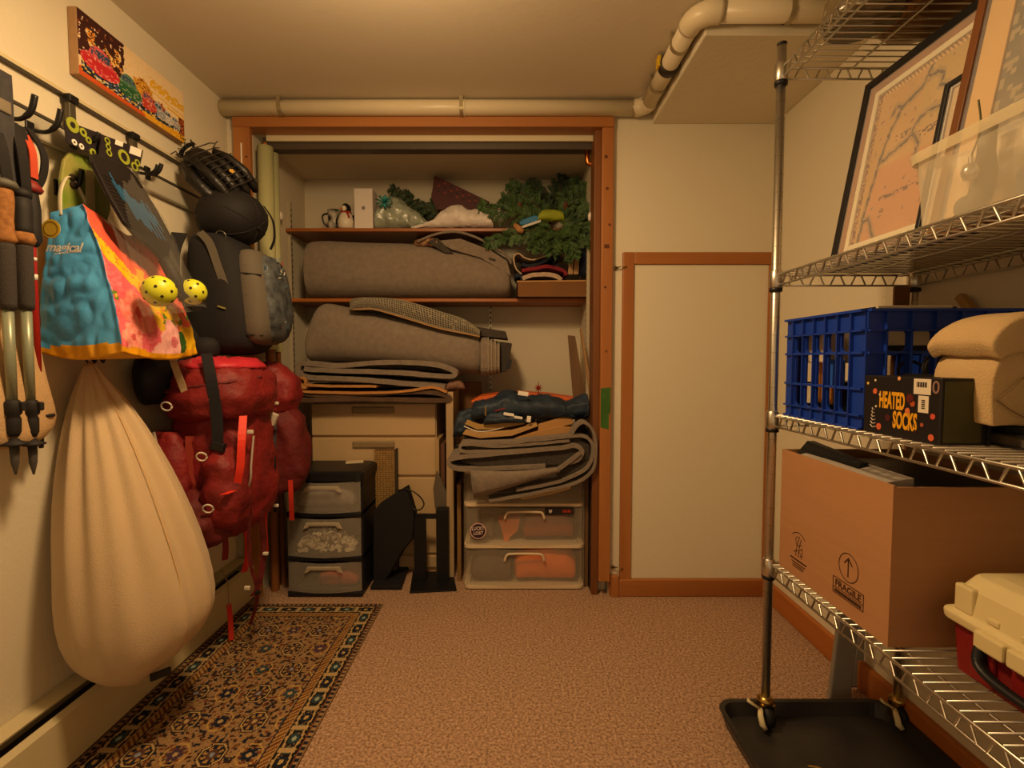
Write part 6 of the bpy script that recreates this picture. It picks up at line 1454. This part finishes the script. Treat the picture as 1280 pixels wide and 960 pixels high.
def coast(s, t):
    q = noise.noise(V(s*3, t*3, 2)); q2 = noise.noise(V(s*26, t*26, 5)); h_ = hsh(int(s*120), int(t*160))
    c = mixc(hx('c09a58'), hx('a8803f'), .5+.5*q)
    if s < .045: return hx('6b4426') if h_ > .45 else hx('b08850')
    if t > .97 or s > .975: return hx('c8a468') if int((s+t)*60) % 2 else hx('7a5a34')
    wv = .012*noise.noise(V(s*30, t*30, 8))
    dm = min(segd(s+wv, t-wv, l[i], l[i+1]) for l in COAST for i in range(len(l)-1))
    land = s > .10+.30*max(0, t-.35)
    if t < .47 and land: c = mixc(c, hx('b8724a'), .45)
    elif land and t > .6 and s > .5: c = mixc(c, hx('a8904a'), .5)
    if dm < .009: return hx('4a3c26') if h_ > .15 else hx('6a5434')
    if dm < .028: return mixc(c, hx('7a6440'), .4)
    if (.53 < t < .58 and .46 < s < .85) or (.24 < t < .27 and .24 < s < .66) or (.60 < t < .63 and .3 < s < .45):
        if hsh(int(s*70), int(t*90), 4) > .5: return hx('5c3c22')
    if abs(math.hypot(s-.30, (t-.17)*1.25)-.014) < .006: return hx('5a3a20')
    if q2 > .52: return hx('8a6440')
    return c
mpf = frame('map_frame', 'black framed antique coastal map leaning on the rack shelf', .985, 1.425, .905, .995, .515, .022, [m_blackp, (.022, M('frame_oak', '9a6a38', .5, var=.25, vs=10, stretch=(1, 1, .2))), (.016, M('mat_cream', 'cfc4a2', .8))], coast, 90, 120)
def sketch(s, t):
    q = noise.noise(V(s*9, t*9, 3)); h_ = hsh(int(s*80), int(t*80))
    return mixc(hx('7d6f52'), hx('55503c'), .5+.5*q) if h_ > .25 else hx('968660')
fr2 = frame('wood_frame', 'brown wooden frame with cream mat and grey print on the rack', .50, 1.05, .872, .975, .56, .020, [M('frame_walnut', '7a4a22', .45, var=.3, vs=10, stretch=(1, .2, .2)), (.007, M('frame_darkedge', '3a1d10', .5)), (.055, M('mat_tan', 'c6a05e', .8))], sketch, 40, 40)
fr3 = frame('small_frame', 'small black picture frame between the map and the wooden frame', 1.0, 1.105, .885, .945, .345, .012, [m_blackp, (.004, M('frame_silver', 'b8b0a0', .4))], lambda s, t: hx('b9a078'), 6, 6)
# clear storage bin
bx0_, bx1_, by0, by1 = .775, .86, .42, .983; bzt = P(1125, 186, Y=.95).z
m_bin = clear('bin_plastic', 'e4d8bc', .34, .2, .3)
cbn2 = thing('clear_bin', (.82, .69, zp), 'clear plastic storage bin in front of the frames on the rack', 'bin')
g = MB(); a = rr_ring(bx0_+.006, bx1_-.006, by0+.01, by1-.012, .02, zp+.002); b = rr_ring(bx0_, bx1_, by0, by1, .022, bzt)
g.loft([a, b], caps=False); g.f.append(tuple(range(len(a)))); g.build('bin_shell', m_bin, cbn2)
MB().loft([rr_ring(bx0_-.006, bx1_+.006, by0-.006, by1+.006, .025, bzt-.022), rr_ring(bx0_-.008, bx1_+.008, by0-.008, by1+.008, .025, bzt-.004), rr_ring(bx0_-.002, bx1_+.002, by0-.002, by1+.002, .023, bzt)], caps=False).build('rim', clear('bin_rim', 'd8caa4', .62, .3, .2), cbn2)
gs_ = thing('grey_boot', (.82, .86, zp), 'dark grey boot shaped thing inside the clear bin', 'boot')
MB().tube(smooth_path([V(.83, .925, zp+.03), V(.83, .905, zp+.028), V(.83, .89, zp+.06), V(.83, .885, zp+.16)], 4), [.02]*5+[.018]*5+[.013]*3, 12).build('boot_shape', M('slate_grey', '6e6c60', .7), gs_, smooth=True)
sv = thing('silver_ornament', (.80, .78, zp+.06), 'round silver ornament hanging on a cord inside the clear bin', 'ornament')
c = P(1213, 215, X=.80)
MB().lathe([(.001, -.016), (.010, -.012), (.014, 0), (.010, .012), (.001, .016)], c, n=16).build('ball', M('silver', 'd0ccc0', .25, .9), sv, smooth=True)
MB().lathe([(.004, .014), (.004, .026)], c, n=10).build('cap', M('silver', 'd0ccc0', .25, .9), sv)
MB().tube(smooth_path([c+V(0, 0, .026), c+V(.005, -.01, .07), c+V(.004, -.005, .12)], 5), .0016, 5).build('cord', M('cord_olive', '5a5a3a', .8), sv, smooth=True)
ts = thing('slate_slab', (.83, .62, zp), 'dark slate coloured tray lying in the clear bin', 'tray')
MB().box(.795, .85, .45, .80, zp+.006, zp+.05).build('tray', M('slate_blue', '4f5a58', .6), ts, bevel=.004)

# ---------------- top shelf things seen from below ----------------
zq = ZS[3]
def lump(name, lab, cat, x0, x1, y0, y1, h, mat, seed):
    t = thing(name, ((x0+x1)/2, (y0+y1)/2, zq), lab, cat); rx, ry = (x1-x0)/2, (y1-y0)/2; cx, cy = (x0+x1)/2, (y0+y1)/2
    g = MB().loft(blob([(cx, cy, zq+.001, rx*.85, ry*.85), (cx, cy, zq+h*.15, rx, ry), (cx, cy, zq+h*.6, rx*.97, ry*.97), (cx, cy, zq+h*.95, rx*.7, ry*.7), (cx, cy, zq+h, rx*.3, ry*.3)], 20, 3)); g.rough(.010, 18, seed)
    for p in g.v: p.z = max(p.z, zq+.0005)
    g.build('fabric_body', mat, t, smooth=True, sub=1); return t
lump('black_bag', 'black fabric bag lying on the top rack shelf', 'bag', .93, 1.14, .62, 1.12, .2, m_dpk, 2)
lump('print_bag', 'dark bag with purple and green print on the top rack shelf', 'bag', .79, .925, .72, 1.10, .16, M('print_cloth', '4a3a34', .7, var=1, vs=14, col2='6a5a2c'), 5)
t = thing('glass_jar', (.87, 1.25, zq), 'shiny glass bowl upside down on the top rack shelf', 'bowl')
MB().lathe([(.085, .002), (.088, .01), (.08, .06), (.05, .085), (.02, .09)], (.865, 1.27, zq), n=28).build('bowl', M('dark_glass', '6a5c40', .15, spec=.7, var=.4, vs=10), t, smooth=True)
t = thing('tin_dish', (1.03, 1.27, zq), 'bronze metal dish on the top rack shelf end', 'dish')
MB().lathe([(.05, .002), (.09, .012), (.115, .04), (.112, .042), (.088, .016), (.02, .008)], (1.035, 1.285, zq), n=28).build('dish', M('bronze', '7a5a34', .35, .8), t, smooth=True)

# ---------------- cardboard box and toolbox ----------------
qx0, qx1, qy0, qy1, qz0 = .782, 1.13, 1.005, 1.425, ZS[0]
qz1 = P(1128, 607, X=qx0+.0).z; qz1 = P(1127, 607, Y=qy0).z
cbx2 = thing('moving_box', ((qx0+qx1)/2, 1.2, qz0), 'open brown cardboard box marked FRAGILE on the bottom rack shelf', 'box')
m_card2 = M('box_cardboard', 'b08056', .85, var=.08, vs=4, bump=.08, bs=60, stretch=(1, 1, 12))
tk = .005
MB().box(qx0, qx0+tk, qy0, qy1, qz0, qz1).build('side_panel', m_card2, cbx2); MB().box(qx1-tk, qx1, qy0, qy1, qz0, qz1).build('side_panel', m_card2, cbx2)
MB().box(qx0+tk, qx1-tk, qy0, qy0+tk, qz0, qz1-.004).build('end_panel', m_card2, cbx2); MB().box(qx0+tk, qx1-tk, qy1-tk, qy1, qz0, qz1).build('end_panel', m_card2, cbx2)
MB().box(qx0+tk, qx1-tk, qy0+tk, qy1-tk, qz0, qz0+tk).build('bottom_panel', m_card2, cbx2)
xf = qx0-.0004; ip = M('box_ink', '3a2010', .8)
def fp(u, v): return P(u, v, X=xf)
cc_ = fp(1060.5, 710); al, upv = V(0, -1, 0), V(0, 0, 1)
MB().tube(arc(cc_, .033, 0, 360, 28, al, upv), .0011, 4).build('printed_circle', ip, cbx2)
g = MB(); g.bar(cc_+upv*-.022, cc_+upv*.022, .0012, .003, (1, 0, 0)); 
for s in (-1, 1): g.bar(cc_+upv*.023, cc_+upv*.008+al*s*.013, .0012, .003, (1, 0, 0))
g.build('printed_arrow', ip, cbx2)
a = fp(1041, 722); b = fp(1082, 768); lw_ = abs(a.y-b.y); base_z = cc_.z-.075
g = MB(); y0_, y1_ = cc_.y+.052, cc_.y-.052; zt2, zb2, zm = cc_.z-.040, cc_.z-.078, cc_.z-.064
for (aa, bb2) in (((y0_, zt2), (y1_, zt2)), ((y0_, zb2), (y1_, zb2)), ((y0_, zt2), (y0_, zb2)), ((y1_, zt2), (y1_, zb2)), ((y0_, zm), (y1_, zm))): g.bar(V(xf, *aa), V(xf, *bb2), .0012, .0016, (1, 0, 0))
g.build('printed_frame', ip, cbx2)
text('lettering', 'FRAGILE', (xf, y0_-.007, zm+.004), al, upv, .022, ip, cbx2, fit=.088, bold=.0004)
g = MB(); x = 0
while x < .092:
    l_ = .003+.003*hsh(int(x*9999), 7); g.box(xf-.0006, xf, y0_-.006-x-l_, y0_-.006-x, zb2+.003, zb2+.010); x += l_+.0016
g.build('printed_small_line', ip, cbx2)
# line drawing with caption
dc = fp(998, 683); g = MB()
g.tube(arc(dc+upv*-.005, .042, 45, 135, 10, al, upv), .0011, 4)
for pts in ([(-.012, -.03), (-.006, .0), (.004, .028)], [(.0, -.03), (.004, -.004), (.012, .022)], [(-.02, -.022), (-.008, -.012), (.01, -.016), (.018, -.03)], [(-.008, .0), (-.014, .018), (-.004, .026)], [(.006, -.01), (.018, .0), (.02, -.02), (.008, -.026)], [(-.002, .0), (.008, .006), (.016, .006)]):
    g.tube([dc+al*x+upv*z for x, z in pts], .0010, 4)
g.build('printed_drawing', ip, cbx2)
g = MB()
for r_, (w_, zz) in enumerate(((.074, -.042), (.06, -.050), (.05, -.056), (.05, -.062))):
    x = -w_/2
    while x < w_/2:
        l_ = .003+.004*hsh(int(x*9999), r_); g.box(xf-.0006, xf, dc.y-x-l_, dc.y-x, dc.z+zz, dc.z+zz+(.0042 if r_ == 0 else .0024)); x += l_+.0014
g.build('printed_caption', ip, cbx2)
blk = thing('black_binder', (.9, 1.2, qz0+tk), 'black binders filling the open cardboard box', 'binder')
MB().box(.80, 1.11, 1.02, 1.40, qz0+.006, qz1-.02).build('binder_body', m_blackp, blk, bevel=.004)
MB().hexa([V(.80, 1.15, qz1-.02), V(.82, 1.15, qz1-.02), V(.82, 1.40, qz1-.02), V(.80, 1.40, qz1-.02)], [V(.83, 1.17, qz1+.012), V(.85, 1.17, qz1+.012), V(.85, 1.385, qz1+.03), V(.83, 1.385, qz1+.03)]).build('cover', m_blackp, blk)
pps = thing('paper_sheets', (.86, 1.15, qz1-.02), 'white printed sheets on the black binders in the cardboard box', 'paper')
MB().hexa([V(.795, 1.05, qz1-.018), V(.86, 1.05, qz1-.014), V(.86, 1.36, qz1-.014), V(.795, 1.36, qz1-.018)], [V(.795, 1.05, qz1-.006), V(.86, 1.05, qz1+.004), V(.86, 1.36, qz1+.010), V(.795, 1.36, qz1-.004)]).build('sheet_stack', M('paper_glossy', 'b7aca0', .35, var=.15, vs=20), pps)
# toolbox
tx = .862; ty1 = .952; tz0 = ZS[0]
tbx2 = thing('tool_box', (.98, .8, tz0), 'red plastic toolbox with cream lid on the bottom rack shelf', 'toolbox')
m_tr = M('tool_red', '7e1716', .5, var=.15, vs=8); m_tc = M('tool_cream', 'd3c391', .45)
tzm, tzt = P(1200, 768, Y=ty1).z, P(1215, 713, Y=ty1-.02).z
tx1_, ty0_ = 1.12, .50
MB().loft([rr_ring(tx+.004, tx1_-.01, ty0_, ty1-.006, .015, tz0), rr_ring(tx, tx1_, ty0_, ty1, .015, tzm)]).build('body', m_tr, tbx2)
for k in range(6):
    y = ty1-.05-k*.075; MB().box(tx-.006, tx+.004, y-.045, y, tz0+.006, tzm-.004).build('rib_panel', m_tr, tbx2, bevel=.004)
for k in range(3): MB().box(tx+.03+k*.08, tx+.085+k*.08, ty1-.004, ty1+.004, tz0+.006, tzm-.004).build('rib_panel', m_tr, tbx2, bevel=.003)
lid_ = MB().loft([rr_ring(tx-.012, tx1_+.012, ty0_-.01, ty1+.012, .02, tzm-.004), rr_ring(tx-.014, tx1_+.014, ty0_-.01, ty1+.014, .02, tzm+.014), rr_ring(tx-.004, tx1_+.004, ty0_, ty1+.002, .02, tzm+.02), rr_ring(tx+.004, tx1_-.004, ty0_+.01, ty1-.008, .02, tzt-.03), rr_ring(tx+.02, tx1_-.02, ty0_+.02, ty1-.018, .02, tzt-.006), rr_ring(tx+.045, tx1_-.045, ty0_+.05, ty1-.04, .02, tzt)]).build('lid', m_tc, tbx2, bevel=.004)
MB().box(tx-.006, tx+.01, ty1-.05, ty1-.012, tzm+.02, tzt-.025).build('lid_rib', m_tc, lid_, bevel=.004)
MB().box(tx+.10, tx+.14, .60, .80, tzt-.004, tzt+.012).build('carry_handle', m_blackp, lid_, bevel=.004)
for k in range(2): MB().box(tx-.022, tx-.008, ty1-.125-.06*k, ty1-.07-.06*k, tzm-.022, tzm+.010).build('latch', m_tc, tbx2, bevel=.004)
for k in range(3): MB().box(tx-.006, tx+.004, ty1-.10-.06*k, ty1-.078-.06*k, tzm+.026, tzm+.036).build('hinge_lug', m_tc, lid_, bevel=.002)
MB().tube(smooth_path([V(tx-.008, ty1-.075, tzm-.02), V(tx-.02, ty1-.085, tzm-.05), V(tx-.024, ty1-.13, tzm-.062), V(tx-.024, ty1-.22, tzm-.062), V(tx-.018, ty1-.26, tzm-.05)], 4), .014, 8, flat=.6).build('black_clasp', m_blackp, tbx2, smooth=True)
